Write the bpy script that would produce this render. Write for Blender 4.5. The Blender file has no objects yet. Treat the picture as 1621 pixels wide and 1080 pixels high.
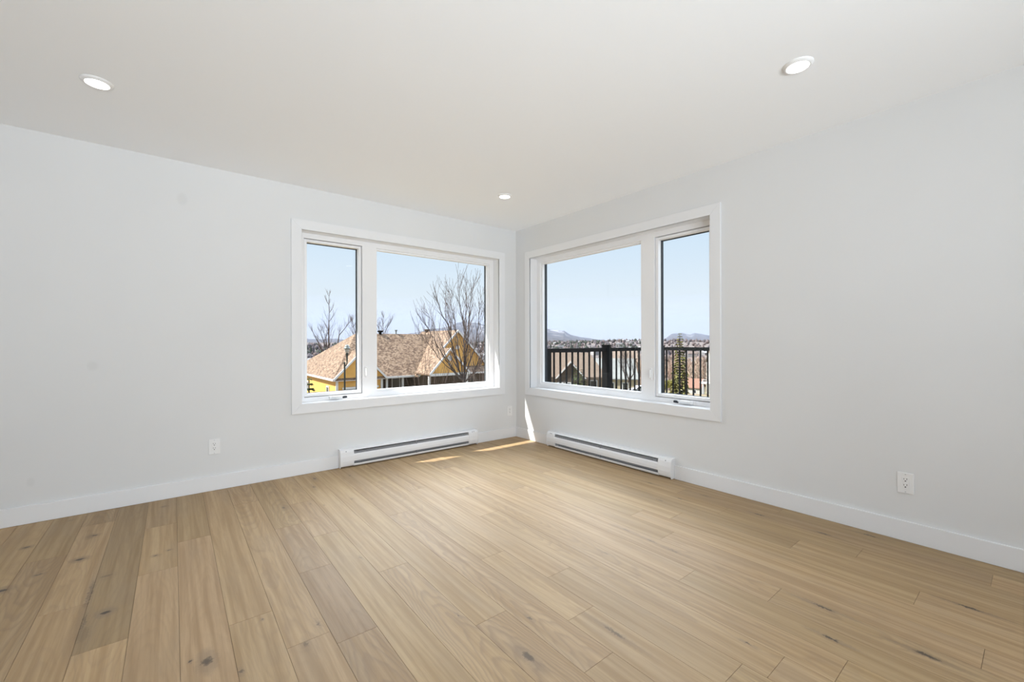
import bpy, bmesh, math, random
from mathutils import Vector, Matrix
sc = bpy.context.scene
COL = sc.collection
# ------------------------------------------------------------------ camera
TH, FPX, Y0 = math.radians(51.39898), 672.13, 543.12
CAM = Vector((-3.19547, -3.92356, 1.10924)); ROLL = -0.0024488
FWD = Vector((math.cos(TH), math.sin(TH), 0)); RGT = Vector((math.sin(TH), -math.cos(TH), 0)); UP = Vector((0, 0, 1))
cr, sr = math.cos(ROLL), math.sin(ROLL)
xr = RGT * cr + UP * sr; yu = -RGT * sr + UP * cr
cam_d = bpy.data.cameras.new('camera'); cam = bpy.data.objects.new('camera', cam_d); COL.objects.link(cam)
cam_d.sensor_width = 36; cam_d.lens = FPX / 1621 * 36; cam_d.shift_y = (Y0 - 540) / 1621
cam_d.clip_start = 0.05; cam_d.clip_end = 30000
cam.matrix_world = Matrix(((xr.x, yu.x, -FWD.x, CAM.x), (xr.y, yu.y, -FWD.y, CAM.y), (xr.z, yu.z, -FWD.z, CAM.z), (0, 0, 0, 1)))
sc.camera = cam
# ------------------------------------------------------------------ world, sun, fill lamp, exposure
SUN_DIR = Vector((0.75, -0.42, -1.0)).normalized()      # the way the light travels
SUN_STRENGTH = 11.5
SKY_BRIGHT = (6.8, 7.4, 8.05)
sun_d = bpy.data.lights.new('sun', 'SUN'); sun_d.energy = SUN_STRENGTH; sun_d.angle = math.radians(0.5); sun_d.color = (1, 0.965, 0.90)
sun = bpy.data.objects.new('sun', sun_d); COL.objects.link(sun)
sun.rotation_euler = SUN_DIR.to_track_quat('-Z', 'Y').to_euler(); sun.location = (-20, 12, 30)
w = bpy.data.worlds.new('sky'); sc.world = w; w.use_nodes = True
nt = w.node_tree; nt.nodes.clear()
o_ = nt.nodes.new('ShaderNodeOutputWorld'); bg = nt.nodes.new('ShaderNodeBackground')
tc = nt.nodes.new('ShaderNodeTexCoord'); sx = nt.nodes.new('ShaderNodeSeparateXYZ')
nt.links.new(tc.outputs['Generated'], sx.inputs[0])
def wramp(stops, sock):
    r = nt.nodes.new('ShaderNodeValToRGB'); e = r.color_ramp.elements
    while len(e) > 1: e.remove(e[-1])
    for i, (p, c) in enumerate(stops):
        q = e[0] if i == 0 else e.new(p)
        q.position = p; q.color = (*c, 1)
    nt.links.new(sock, r.inputs[0]); return r.outputs[0]
clear = wramp([(0.0, (0.90, 0.95, 1.0)), (0.10, (0.80, 0.905, 1.0)), (0.24, (0.66, 0.82, 0.98)), (0.6, (0.55, 0.74, 0.98))], sx.outputs['Z'])
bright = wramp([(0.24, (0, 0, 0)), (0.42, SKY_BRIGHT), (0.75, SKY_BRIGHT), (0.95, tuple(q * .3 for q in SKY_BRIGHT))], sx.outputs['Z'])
# brightness added to the unseen upper sky on the valley side lights the room
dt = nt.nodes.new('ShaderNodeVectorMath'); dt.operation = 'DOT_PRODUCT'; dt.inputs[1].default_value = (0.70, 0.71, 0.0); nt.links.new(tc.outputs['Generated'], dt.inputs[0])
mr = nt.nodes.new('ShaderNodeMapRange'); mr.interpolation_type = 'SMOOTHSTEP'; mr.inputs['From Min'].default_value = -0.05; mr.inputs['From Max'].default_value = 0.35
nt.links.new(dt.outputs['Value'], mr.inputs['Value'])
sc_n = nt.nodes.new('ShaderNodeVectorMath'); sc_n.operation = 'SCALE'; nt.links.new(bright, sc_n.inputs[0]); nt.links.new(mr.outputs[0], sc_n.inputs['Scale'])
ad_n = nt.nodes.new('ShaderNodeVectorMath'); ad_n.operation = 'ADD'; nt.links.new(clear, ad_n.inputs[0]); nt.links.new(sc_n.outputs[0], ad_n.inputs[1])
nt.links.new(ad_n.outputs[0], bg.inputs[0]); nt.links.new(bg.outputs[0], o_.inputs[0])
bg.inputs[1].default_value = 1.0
# area lamp added behind the camera, unseen, to fill the room with light
def fill_lamp(name, loc, target, sx_, sy_, power, spread):
    d = bpy.data.lights.new(name, 'AREA'); d.shape = 'RECTANGLE'; d.size = sx_; d.size_y = sy_; d.energy = power; d.spread = math.radians(spread)
    d.color = (0.845, 0.93, 1.0)
    o = bpy.data.objects.new(name, d); COL.objects.link(o); o.location = loc
    o.rotation_euler = (Vector(target) - Vector(loc)).to_track_quat('-Z', 'Y').to_euler()
    return o
fill_lamp('fill_lamp_back', (-3.2, -6.55, 0.8), (-2.1, -1.8, 3.5), 3.0, 1.4, 90, 102)
vs = sc.view_settings; vs.view_transform = 'Standard'; vs.look = 'None'; vs.exposure = 0.0; vs.gamma = 1.0; vs.use_curve_mapping = False
cy = sc.cycles
cy.use_denoising = True; cy.max_bounces = 14; cy.diffuse_bounces = 8; cy.glossy_bounces = 6; cy.transparent_max_bounces = 24; cy.transmission_bounces = 8
cy.volume_bounces = 1; cy.sample_clamp_indirect = 8.0
try: cy.denoiser = 'OPENIMAGEDENOISE'
except Exception: pass

# ------------------------------------------------------------------ helpers
random.seed(7)
def px(x, y, d):
    """point of the photograph pixel (x, y) at depth d (metres along the view axis)"""
    return CAM + FWD * d + RGT * ((x - 810.5) / FPX * d) + UP * (-(y - Y0) / FPX * d)
def ray(x, y): return FWD + RGT * ((x - 810.5) / FPX) + UP * (-(y - Y0) / FPX)
def on_floor(x, y):
    a, b = x - 810.5, y - Y0
    d = ray(cr * a + sr * b + 810.5, -sr * a + cr * b + Y0); t = -CAM.z / d.z
    return CAM + d * t
def on_left_wall(x, y):
    d = ray(x, y); t = -CAM.y / d.y; return CAM + d * t

def nmat(name, base=(0.8, 0.8, 0.8), rough=0.5, metal=0.0, spec=0.5):
    m = bpy.data.materials.new(name); m.use_nodes = True
    b = m.node_tree.nodes['Principled BSDF']
    b.inputs['Base Color'].default_value = (*base, 1); b.inputs['Roughness'].default_value = rough
    b.inputs['Metallic'].default_value = metal; b.inputs['Specular IOR Level'].default_value = spec
    return m
class G:
    """small node-graph writer"""
    def __init__(s, m): s.t = m.node_tree; s.n = s.t.nodes; s.l = s.t.links; s.b = s.n.get('Principled BSDF')
    def set(s, sock, v):
        if isinstance(v, bpy.types.NodeSocket): s.l.new(v, sock)
        else: sock.default_value = v
    def math(s, op, a, b=None, c=None, clamp=False):
        n = s.n.new('ShaderNodeMath'); n.operation = op; n.use_clamp = clamp
        for i, v in enumerate((a, b, c)):
            if v is not None: s.set(n.inputs[i], v)
        return n.outputs[0]
    def noise(s, vec, scale=5, detail=3, rough=0.5, dist=0.0):
        n = s.n.new('ShaderNodeTexNoise'); n.inputs['Scale'].default_value = scale; n.inputs['Detail'].default_value = detail
        n.inputs['Roughness'].default_value = rough; n.inputs['Distortion'].default_value = dist
        if vec is not None: s.l.new(vec, n.inputs['Vector'])
        return n.outputs['Fac']
    def coord(s, which='Object'): return s.n.new('ShaderNodeTexCoord').outputs[which]
    def mapping(s, vec, scale=(1, 1, 1), loc=(0, 0, 0)):
        n = s.n.new('ShaderNodeMapping'); n.inputs['Scale'].default_value = scale; n.inputs['Location'].default_value = loc
        s.l.new(vec, n.inputs['Vector']); return n.outputs[0]
    def mix(s, f, a, b, mode='MIX'):
        n = s.n.new('ShaderNodeMix'); n.data_type = 'RGBA'; n.blend_type = mode
        s.set(n.inputs['Factor'], f)
        for k, v in (('A', a), ('B', b)):
            k = [i for i in n.inputs if i.name == k and i.type == 'RGBA'][0]
            s.set(k, (*v, 1) if isinstance(v, tuple) and len(v) == 3 else v)
        return [q for q in n.outputs if q.type == 'RGBA'][0]
    def ramp(s, f, stops):
        n = s.n.new('ShaderNodeValToRGB'); e = n.color_ramp.elements
        while len(e) > 1: e.remove(e[-1])
        for i, (p, c) in enumerate(stops):
            q = e[0] if i == 0 else e.new(p)
            q.position = p; q.color = (*c, 1) if len(c) == 3 else c
        s.l.new(f, n.inputs[0]); return n.outputs[0]
    def smooth(s, v, a, b, x=0.0, y=1.0):
        n = s.n.new('ShaderNodeMapRange'); n.interpolation_type = 'SMOOTHSTEP'
        s.set(n.inputs['Value'], v)
        for k, q in (('From Min', a), ('From Max', b), ('To Min', x), ('To Max', y)): n.inputs[k].default_value = q
        return n.outputs[0]
    def bump(s, h, strength=0.2, dist=0.01):
        n = s.n.new('ShaderNodeBump'); n.inputs['Strength'].default_value = strength; n.inputs['Distance'].default_value = dist
        s.l.new(h, n.inputs['Height']); s.l.new(n.outputs[0], s.b.inputs['Normal'])
    def color(s, c): s.l.new(c, s.b.inputs['Base Color'])

def spotted(name, c1, c2, scale, rough=0.8, detail=4, vec_scale=(1, 1, 1), spec=0.2):
    m = nmat(name, c1, rough, 0, spec); g = G(m)
    f = g.noise(g.mapping(g.coord(), vec_scale), scale, detail, 0.6)
    g.color(g.mix(g.smooth(f, 0.35, 0.65), c1, c2)); return m

class MB:
    def __init__(s): s.bm = bmesh.new(); s.mi = 0
    def face(s, pts):
        f = s.bm.faces.new([s.bm.verts.new(p) for p in pts]); f.material_index = s.mi; return f
    def hexa(s, p):
        v = [s.bm.verts.new(q) for q in p]
        for q in ((0, 3, 2, 1), (4, 5, 6, 7), (0, 1, 5, 4), (1, 2, 6, 5), (2, 3, 7, 6), (3, 0, 4, 7)):
            f = s.bm.faces.new([v[i] for i in q]); f.material_index = s.mi
        return s
    def box(s, lo, hi, T=None):
        a, b = lo, hi
        p = [Vector(q) for q in ((a[0], a[1], a[2]), (b[0], a[1], a[2]), (b[0], b[1], a[2]), (a[0], b[1], a[2]),
                                 (a[0], a[1], b[2]), (b[0], a[1], b[2]), (b[0], b[1], b[2]), (a[0], b[1], b[2]))]
        if T: p = [T(q) for q in p]
        return s.hexa(p)
    def prism(s, prof, ext, T=None):
        """prof: list of Vectors, extruded by Vector ext"""
        n = len(prof); ext = Vector(ext)
        A = [Vector(q) for q in prof]; B = [q + ext for q in A]
        if T: A = [T(q) for q in A]; B = [T(q) for q in B]
        a = [s.bm.verts.new(q) for q in A]; b = [s.bm.verts.new(q) for q in B]
        s.bm.faces.new(a[::-1]).material_index = s.mi; s.bm.faces.new(b).material_index = s.mi
        for i in range(n):
            s.bm.faces.new((a[i], a[(i + 1) % n], b[(i + 1) % n], b[i])).material_index = s.mi
        return s
    def tube(s, pts, radii, n=6, cap=True):
        pts = [Vector(p) for p in pts]; rings = []
        for i, p in enumerate(pts):
            d = (pts[min(i + 1, len(pts) - 1)] - pts[max(i - 1, 0)]).normalized()
            u = d.cross(Vector((0.31, 0.95, 0.11))); u = u if u.length > 1e-3 else d.cross(Vector((1, 0, 0))); u.normalize(); v = d.cross(u)
            r = radii[i] if isinstance(radii, (list, tuple)) else radii
            rings.append([s.bm.verts.new(p + (u * math.cos(6.28318 * k / n) + v * math.sin(6.28318 * k / n)) * r) for k in range(n)])
        for a, b in zip(rings, rings[1:]):
            for k in range(n):
                s.bm.faces.new((a[k], a[(k + 1) % n], b[(k + 1) % n], b[k])).material_index = s.mi
        if cap and n > 2:
            s.bm.faces.new(rings[0][::-1]).material_index = s.mi; s.bm.faces.new(rings[-1]).material_index = s.mi
        return s
    def lathe(s, prof, c, axis='z', n=32):
        """prof: (radius, height) pairs around an axis through c"""
        c = Vector(c); rings = []
        for r, h in prof:
            ring = []
            for k in range(n):
                a = 6.28318531 * k / n
                q = Vector((r * math.cos(a), r * math.sin(a), h))
                if axis == 'y': q = Vector((q.x, q.z, q.y))
                if axis == 'x': q = Vector((q.z, q.x, q.y))
                ring.append(s.bm.verts.new(c + q))
            rings.append(ring)
        for a, b in zip(rings, rings[1:]):
            for k in range(n): s.bm.faces.new((a[k], a[(k + 1) % n], b[(k + 1) % n], b[k])).material_index = s.mi
        for ring in (rings[0], rings[-1]):
            if (ring[0].co - ring[n // 2].co).length > 1e-5: s.bm.faces.new(ring).material_index = s.mi
        return s
    def build(s, name, mats, parent=None, bevel=0.0, smooth=False, seg=2, merge=False):
        if merge: bmesh.ops.remove_doubles(s.bm, verts=s.bm.verts, dist=1e-5)
        bmesh.ops.recalc_face_normals(s.bm, faces=s.bm.faces)
        me = bpy.data.meshes.new(name); s.bm.to_mesh(me); s.bm.free()
        for m in (mats if isinstance(mats, (list, tuple)) else [mats]): me.materials.append(m)
        if smooth:
            for p in me.polygons: p.use_smooth = True
        o = bpy.data.objects.new(name, me); COL.objects.link(o)
        if parent is not None: o.parent = parent
        if bevel:
            b = o.modifiers.new('bevel', 'BEVEL'); b.width = bevel; b.segments = seg; b.limit_method = 'ANGLE'; b.angle_limit = math.radians(40)
        return o
def tag(o, label=None, cat=None, group=None, kind=None):
    if label: o['label'] = label
    if cat: o['category'] = cat
    if group: o['group'] = group
    if kind: o['kind'] = kind
    return o
def empty(name, loc, label, cat, group=None, rz=0.0, kind=None):
    o = bpy.data.objects.new(name, None); COL.objects.link(o); o.location = loc; o.rotation_euler = (0, 0, rz); o.empty_display_size = 0.1
    return tag(o, label, cat, group, kind)
def copy_tree(o, parent=None):
    c = o.copy(); COL.objects.link(c); c.parent = parent
    for ch in list(o.children): copy_tree(ch, c)
    return c
def structure(o): o['kind'] = 'structure'; return o

# ------------------------------------------------------------------ materials of the room
M = {}
def wall_paint():
    m = nmat('white_wall_paint', (0.80, 0.80, 0.79), 0.75, 0, 0.25); g = G(m); P = g.coord()
    n = g.noise(P, 1.3, 2)
    col = g.mix(g.smooth(n, 0.3, 0.7), (0.725, 0.73, 0.735), (0.74, 0.745, 0.75))
    sepn = g.n.new('ShaderNodeSeparateXYZ'); g.l.new(P, sepn.inputs[0])
    acc = None
    for (x, y, rx, rz) in ((289, 314, 0.035, 0.05), (146, 578, 0.03, 0.035), (48, 762, 0.02, 0.03)):   # scuffs on the left wall
        q = on_left_wall(x, y)
        dx = g.math('DIVIDE', g.math('SUBTRACT', sepn.outputs[0], q.x), rx); dz = g.math('DIVIDE', g.math('SUBTRACT', sepn.outputs[2], q.z), rz)
        d = g.math('ADD', g.math('MULTIPLY', dx, dx), g.math('MULTIPLY', dz, dz))
        s = g.smooth(d, 0.1, 1.3, 1, 0)
        yy = g.smooth(g.math('ABSOLUTE', sepn.outputs[1]), 0.02, 0.05, 1, 0)
        s = g.math('MULTIPLY', s, yy)
        acc = s if acc is None else g.math('MAXIMUM', acc, s)
    col = g.mix(g.math('MULTIPLY', acc, 0.10), col, (0.35, 0.36, 0.36))
    g.color(col); g.bump(g.noise(P, 420, 2), 0.04, 0.001)
    return m
M['wall'] = wall_paint()
M['ceiling'] = nmat('flat_ceiling_paint', (0.935, 0.95, 0.97), 0.9, 0, 0.1)
M['trim'] = nmat('satin_white_trim', (0.80, 0.805, 0.82), 0.38, 0, 0.45)
M['vinyl'] = nmat('white_vinyl', (0.86, 0.86, 0.87), 0.32, 0, 0.5)
M['clad'] = nmat('charcoal_cladding', (0.035, 0.04, 0.047), 0.6, 0, 0.15)
M['plastic'] = nmat('white_plastic', (0.82, 0.82, 0.82), 0.3)
M['slot'] = nmat('dark_slot', (0.03, 0.03, 0.03), 0.6)
M['enamel'] = nmat('white_enamel_steel', (0.80, 0.80, 0.81), 0.28, 0, 0.5)
M['fin'] = nmat('aluminium_fins', (0.55, 0.56, 0.58), 0.5, 0.2)
M['heater_in'] = nmat('heater_inside', (0.22, 0.22, 0.235), 0.6)
M['rail'] = nmat('black_powder_coat', (0.006, 0.0065, 0.007), 0.6, 0, 0.06)
def lamp_mat():
    m = bpy.data.materials.new('lit_diffuser'); m.use_nodes = True; n = m.node_tree.nodes; n.clear()
    o = n.new('ShaderNodeOutputMaterial'); e = n.new('ShaderNodeEmission'); e.inputs[0].default_value = (1, 0.97, 0.93, 1); e.inputs[1].default_value = 9
    m.node_tree.links.new(e.outputs[0], o.inputs[0]); return m
M['lamp'] = lamp_mat()
def glass_mat():
    m = bpy.data.materials.new('window_glass'); m.use_nodes = True; n = m.node_tree.nodes; n.clear(); l = m.node_tree.links
    o = n.new('ShaderNodeOutputMaterial'); t = n.new('ShaderNodeBsdfTransparent'); t.inputs[0].default_value = (0.985, 0.99, 0.988, 1)
    gl = n.new('ShaderNodeBsdfGlossy'); gl.inputs['Roughness'].default_value = 0.0
    fr = n.new('ShaderNodeLayerWeight'); fr.inputs['Blend'].default_value = 0.5
    p5 = n.new('ShaderNodeMath'); p5.operation = 'POWER'; p5.inputs[1].default_value = 5.0
    k = n.new('ShaderNodeMath'); k.operation = 'MULTIPLY_ADD'; k.inputs[1].default_value = 0.6; k.inputs[2].default_value = 0.012
    mx = n.new('ShaderNodeMixShader')
    l.new(fr.outputs['Facing'], p5.inputs[0])
    l.new(p5.outputs[0], k.inputs[0]); l.new(k.outputs[0], mx.inputs[0]); l.new(t.outputs[0], mx.inputs[1]); l.new(gl.outputs[0], mx.inputs[2]); l.new(mx.outputs[0], o.inputs[0])
    return m
M['glass'] = glass_mat()

# oak floor -------------------------------------------------------------
KNOTS = [  # pixel x, y, half width across the plank, half length along it, strength
    (42, 867, .010, .022, .9), (1, 936, .016, .03, 1), (149, 848, .012, .022, .8), (126, 886, .013, .028, 1), (61, 910, .006, .02, .7), (167, 970, .014, .026, 1),
    (168, 912, .018, .03, .35), (112, 824, .006, .012, .5), (260, 802, .009, .018, .55), (246, 880, .008, .016, .7), (268, 871, .006, .012, .6), (328, 1047, .016, .022, .85), (301.5, 1047, .004, .004, 1),
    (382, 1063, .005, .008, .6), (415, 981, .0035, .004, .9), (484, 1020, .008, .014, .45), (504, 988, .006, .014, .5), (571, 883, .004, .008, .5), (498, 758, .010, .03, .6), (497, 771, .009, .03, .5),
    (449, 804, .010, .022, .5), (478, 752, .006, .014, .4), (513, 800, .004, .006, .6), (491, 798, .005, .012, .4), (554, 753, .005, .012, .5), (687, 734, .006, .018, .4), (651, 738, .007, .02, .4), (557, 790, .008, .012, .35),
    (836, 1040, .012, .03, .75), (972, 1001, .008, .05, .55), (839, 979, .005, .012, .6), (725, 975, .004, .008, .6), (1029, 765, .007, .03, .6), (1044, 792, .007, .03, .45), (1077, 790, .006, .025, .6), (1115, 785, .006, .03, .6),
    (1202, 815, .007, .03, .75), (1304, 845, .008, .035, .75), (1377, 848, .006, .03, .95), (1304, 962, .006, .04, .85), (1315, 1011, .006, .028, 1), (1467, 1038, .008, .035, .95), (1536, 963, .006, .035, 1),
    (1032, 857, .006, .03, .4), (1066, 872, .006, .03, .4), (991, 839, .006, .03, .4), (1184, 1019, .004, .012, .8), (959, 876, .006, .02, .35), (877, 764, .006, .03, .3), (142, 940, .008, .13, .5), (133, 985, .006, .07, .45), (142, 850, .02, .05, .2), (130, 1005, .02, .06, .25)]
def oak():
    m = nmat('oak_planks', (0.45, 0.32, 0.2), 0.36, 0, 0.52); g = G(m)
    uvn = g.n.new('ShaderNodeUVMap'); uvn.uv_map = 'plank'
    at = g.n.new('ShaderNodeAttribute'); at.attribute_name = 'tone'; at.attribute_type = 'GEOMETRY'
    sp = g.n.new('ShaderNodeSeparateColor'); g.l.new(at.outputs['Color'], sp.inputs[0])
    tone, seed, hue, figure = sp.outputs[0], sp.outputs[1], sp.outputs[2], at.outputs['Alpha']
    us = g.n.new('ShaderNodeSeparateXYZ'); g.l.new(uvn.outputs[0], us.inputs[0]); u, v = us.outputs[0], us.outputs[1]
    def vec(a, b, c):
        n = g.n.new('ShaderNodeCombineXYZ')
        for i, q in enumerate((a, b, c)): g.set(n.inputs[i], q)
        return n.outputs[0]
    sd = g.math('MULTIPLY', seed, 91.0)
    # pores / fine grain
    fine = g.noise(vec(g.math('MULTIPLY', u, 260), g.math('MULTIPLY', v, 9), sd), 1.0, 3, 0.6)
    streak = g.noise(vec(g.math('MULTIPLY', u, 42), g.math('MULTIPLY', v, 1.3), sd), 1.0, 4, 0.55, 0.4)
    cloud = g.noise(vec(g.math('MULTIPLY', u, 9), g.math('MULTIPLY', v, 2.0), g.math('ADD', sd, 5.0)), 1.0, 2)
    # cathedral figure: stretched rings around a heart line wandering along the plank
    wob = g.noise(vec(g.math('MULTIPLY', u, 10), g.math('MULTIPLY', v, 2.6), sd), 1.0, 3, 0.5)
    cu = g.math('MULTIPLY_ADD', seed, 0.09, 0.03)
    du = g.math('SUBTRACT', u, cu)
    fall = g.math('ABSOLUTE', g.math('SINE', g.math('MULTIPLY_ADD', v, 1.25, sd)))
    rr = g.math('ADD', g.math('MULTIPLY', g.math('MULTIPLY', du, du), 150.0), g.math('MULTIPLY', fall, 1.9))
    ph = g.math('ADD', g.math('MULTIPLY', rr, 3.4), g.math('MULTIPLY', wob, 5.0))
    ring = g.math('FRACT', ph)
    line = g.math('MULTIPLY', g.smooth(ring, 0.0, 0.72, 0, 1), g.smooth(ring, 0.72, 1.0, 1, 0))
    line = g.math('POWER', line, 2.2)
    base = g.mix(hue, (0.445, 0.315, 0.160), (0.478, 0.325, 0.184))
    col = g.mix(g.smooth(streak, 0.30, 0.72), base, g.mix(1.0, base, (0.74, 0.69, 0.62), 'MULTIPLY'))
    col = g.mix(g.math('MULTIPLY', g.smooth(cloud, 0.45, 0.75), 0.38), col, (0.36, 0.26, 0.16))
    col = g.mix(g.math('MULTIPLY', g.smooth(fine, 0.52, 0.72), 0.28), col, (0.27, 0.18, 0.10))
    col = g.mix(g.math('MULTIPLY', g.math('MULTIPLY', line, figure), 0.45), col, (0.25, 0.165, 0.10))
    tv = g.n.new('ShaderNodeCombineColor')
    for i in range(3): g.l.new(tone, tv.inputs[i])
    col = g.mix(1.0, col, tv.outputs[0], 'MULTIPLY')
    # knots
    P = g.coord(); ps = g.n.new('ShaderNodeSeparateXYZ'); g.l.new(P, ps.inputs[0])
    wv = g.noise(P, 70, 4, .7); wy = g.noise(g.mapping(P, (1, 1, 1), (3.7, 1.9, 0)), 55, 4, .7)
    X = g.math('ADD', ps.outputs[0], g.math('MULTIPLY_ADD', wv, 0.036, -0.018)); Y = g.math('ADD', ps.outputs[1], g.math('MULTIPLY_ADD', wy, 0.036, -0.018))
    acc = halo = None
    for (kx, ky, rx, ry, st) in KNOTS:
        q = on_floor(kx, ky)
        if kx < 300 and ry < .04: rx, ry = ry * .72, rx * .85
        dx = g.math('MULTIPLY', g.math('SUBTRACT', X, q.x), 1 / rx); dy = g.math('MULTIPLY', g.math('SUBTRACT', Y, q.y), 1 / ry)
        d = g.math('ADD', g.math('MULTIPLY', dx, dx), g.math('MULTIPLY', dy, dy))
        s = g.smooth(d, 0.15, 1.5, st, 0); h = g.smooth(g.math('ADD', g.math('MULTIPLY', dx, dx), g.math('MULTIPLY', g.math('MULTIPLY', dy, dy), 0.35)), 0.4, 7.0, st * 0.5, 0)
        acc = s if acc is None else g.math('MAXIMUM', acc, s); halo = h if halo is None else g.math('MAXIMUM', halo, h)
    col = g.mix(g.math('MULTIPLY', halo, 1.0), col, (0.20, 0.145, 0.10))
    col = g.mix(g.math('MULTIPLY', acc, 0.9), col, (0.045, 0.032, 0.024))
    g.color(col)
    rg = g.math('MULTIPLY_ADD', streak, 0.10, 0.50); g.l.new(rg, g.b.inputs['Roughness'])
    g.bump(g.math('ADD', g.math('MULTIPLY', fine, 0.5), g.math('MULTIPLY', line, -0.3)), 0.10, 0.0006)
    return m
M['oak'] = oak()
M['seam'] = nmat('seam_subfloor', (0.16, 0.11, 0.07), 0.8)  # dark subfloor that shows in the gaps between planks

# ------------------------------------------------------------------ the room shell
CH = 2.44; RX, RY = -5.6, -6.4; WT = 0.20
# floor of real planks laid along y
PW, ROW0 = 0.1515, 0.98
JOINTS = {-24: [-.711], -23: [-.29, -1.369], -22: [-1.768], -21: [-.568, -1.224], -20: [-.907], -19: [-1.924], -18: [-.46], -17: [-1.064, -1.684, -2.294], -16: [-.688, -1.314],
          -15: [-1.914], -14: [-2.531], -13: [-1.30], -12: [-.581, -2.124, -2.738], -11: [-.95, -2.46, -3.273], -10: [-1.671], -9: [-1.15, -3.496], -8: [-.62, -2.861], -7: [-1.42, -3.184], -6: [-1.041, -2.572, -3.789],
          -5: [-.45, -2.267], -4: [-1.25, -2.453, -3.578], -3: [-.9, -3.068], -2: [-1.3, -2.606, -3.317], -1: [-.75, -2.233, -3.771], 0: [-1.1, -2.84]}
TONE = {(-17, 2): (.80, .95, .35), (-17, 1): (.90, .8, .6), (-22, 0): (.80, .3, .35), (-22, 1): (1.10, .5, .5), (-21, 2): (.97, .85, .3), (-21, 1): (1.03, .4, .2), (-20, 1): (.98, .9, .2), (-19, 0): (1.0, .5, .15), (-19, 1): (1.0, .4, .35),
        (-15, 1): (1.03, .4, .9), (-14, 1): (1.0, .6, 1.0), (-14, 0): (1.03, .3, .1), (-16, 2): (1.03, .2, .1), (-15, 0): (1.04, .3, .1), (-13, 1): (.99, .6, .8), (-12, 1): (1.0, .4, .5), (-12, 3): (1.0, .4, .15), (-11, 2): (.93, .4, .1),
        (-10, 1): (1.02, .4, .6), (-3, 1): (.86, .3, .2), (-2, 2): (.95, .2, .15), (-4, 1): (1.03, .3, .25), (-4, 2): (1.0, .3, .1), (-6, 2): (.99, .7, .3), (-1, 1): (1.0, .4, .2), (-18, 1): (1.02, .5, .6), (-17, 3): (.93, .6, .9), (-16, 1): (1.0, .6, .7), (-9, 1): (1.0, .5, .6), (-7, 1): (1.0, .6, .7)}
def floor():
    bm = bmesh.new(); uvl = bm.loops.layers.uv.new('plank'); cl = bm.loops.layers.float_color.new('tone')
    rnd = random.Random(3); gap = 0.0006
    k = 0
    r = -38
    while r <= 0:
        x0 = max(RX, (r - ROW0) * PW); x1 = min(0.0, (r + 1 - ROW0) * PW); r += 1
        if x1 <= RX: continue
        row = r - 1
        js = list(JOINTS.get(row, [])) 
        if not js: js = [-rnd.uniform(0.3, 1.7)]
        while js[-1] > RY + 1.0: js.append(js[-1] - rnd.uniform(1.5, 2.1))
        ys = [0.0] + [j for j in js if j > RY] + [RY]
        for i, (ya, yb) in enumerate(zip(ys, ys[1:])):
            t = TONE.get((row, i))
            if t is None: t = (rnd.uniform(0.89, 1.07), rnd.uniform(0.1, 0.7), rnd.choice((0.1, 0.15, 0.3, 0.5, 0.8)))
            sd = rnd.random()
            c = [(x0 + gap, yb + gap), (x1 - gap, yb + gap), (x1 - gap, ya - gap), (x0 + gap, ya - gap)]
            top = [bm.verts.new((x, y, 0)) for x, y in c]; bot = [bm.verts.new((x, y, -0.004)) for x, y in c]
            fs = [bm.faces.new(top)] + [bm.faces.new((bot[j], bot[(j + 1) % 4], top[(j + 1) % 4], top[j])) for j in range(4)]
            for f in fs:
                for lp in f.loops:
                    p = lp.vert.co; lp[uvl].uv = (p.x - x0, p.y - ya + 7.3 * sd); lp[cl] = (t[0], sd, t[1], t[2])
    s = [bm.verts.new(q) for q in ((RX, RY, -0.003), (0, RY, -0.003), (0, 0, -0.003), (RX, 0, -0.003))]
    f = bm.faces.new(s); f.material_index = 1
    b = [bm.verts.new(q) for q in ((RX, RY, -0.2), (0, RY, -0.2), (0, 0, -0.2), (RX, 0, -0.2))]
    f = bm.faces.new(b[::-1]); f.material_index = 1
    me = bpy.data.meshes.new('floor'); bm.to_mesh(me); bm.free(); me.materials.append(M['oak']); me.materials.append(M['seam'])
    o = bpy.data.objects.new('floor', me); COL.objects.link(o); structure(o)
floor()
structure(MB().box((RX - WT, RY - WT, CH), (WT, WT, CH + 0.16)).build('ceiling', M['ceiling']))
HU0, HU1, HZ0, HZ1 = 0.247, 2.358, 0.585, 2.088       # hole in the wall for either window (distance from the corner)
def LW(u, d, z): return Vector((-u, d, z))
def RW(u, d, z): return Vector((d, -u, z))
def holed_wall(name, T, length, u0, u1, z0, z1, ustart=0.0):
    mb = MB(); t = lambda q: T(q.x, q.y, q.z)
    mb.box((ustart, 0, -0.2), (u0, WT, CH), t).box((u1, 0, -0.2), (length, WT, CH), t).box((u0, 0, -0.2), (u1, WT, z0), t).box((u0, 0, z1), (u1, WT, CH), t)
    return structure(mb.build(name, M['wall']))
holed_wall('wall_left', LW, -RX, HU0, HU1, HZ0, HZ1)
holed_wall('wall_right', RW, -RY, HU0, HU1, HZ0, HZ1, -WT)
holed_wall('wall_back', lambda u, d, z: Vector((-u, RY - d, z)), -RX, 1.8, 5.0, 0.05, 2.15)  # unseen opening added so the fill light can enter
structure(MB().box((RX - WT, RY - WT, -0.2), (RX, WT, CH)).build('wall_side', M['wall']))
# roof with the eaves that shade the wall above the windows
M['soffit'] = nmat('white_soffit', (0.7, 0.7, 0.7), 0.6)
EAVE = 0.745
structure(MB().box((RX - 1.0, RY - 0.6, 2.62), (0.55, EAVE, 2.80)).build('roof', M['soffit']))

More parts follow.
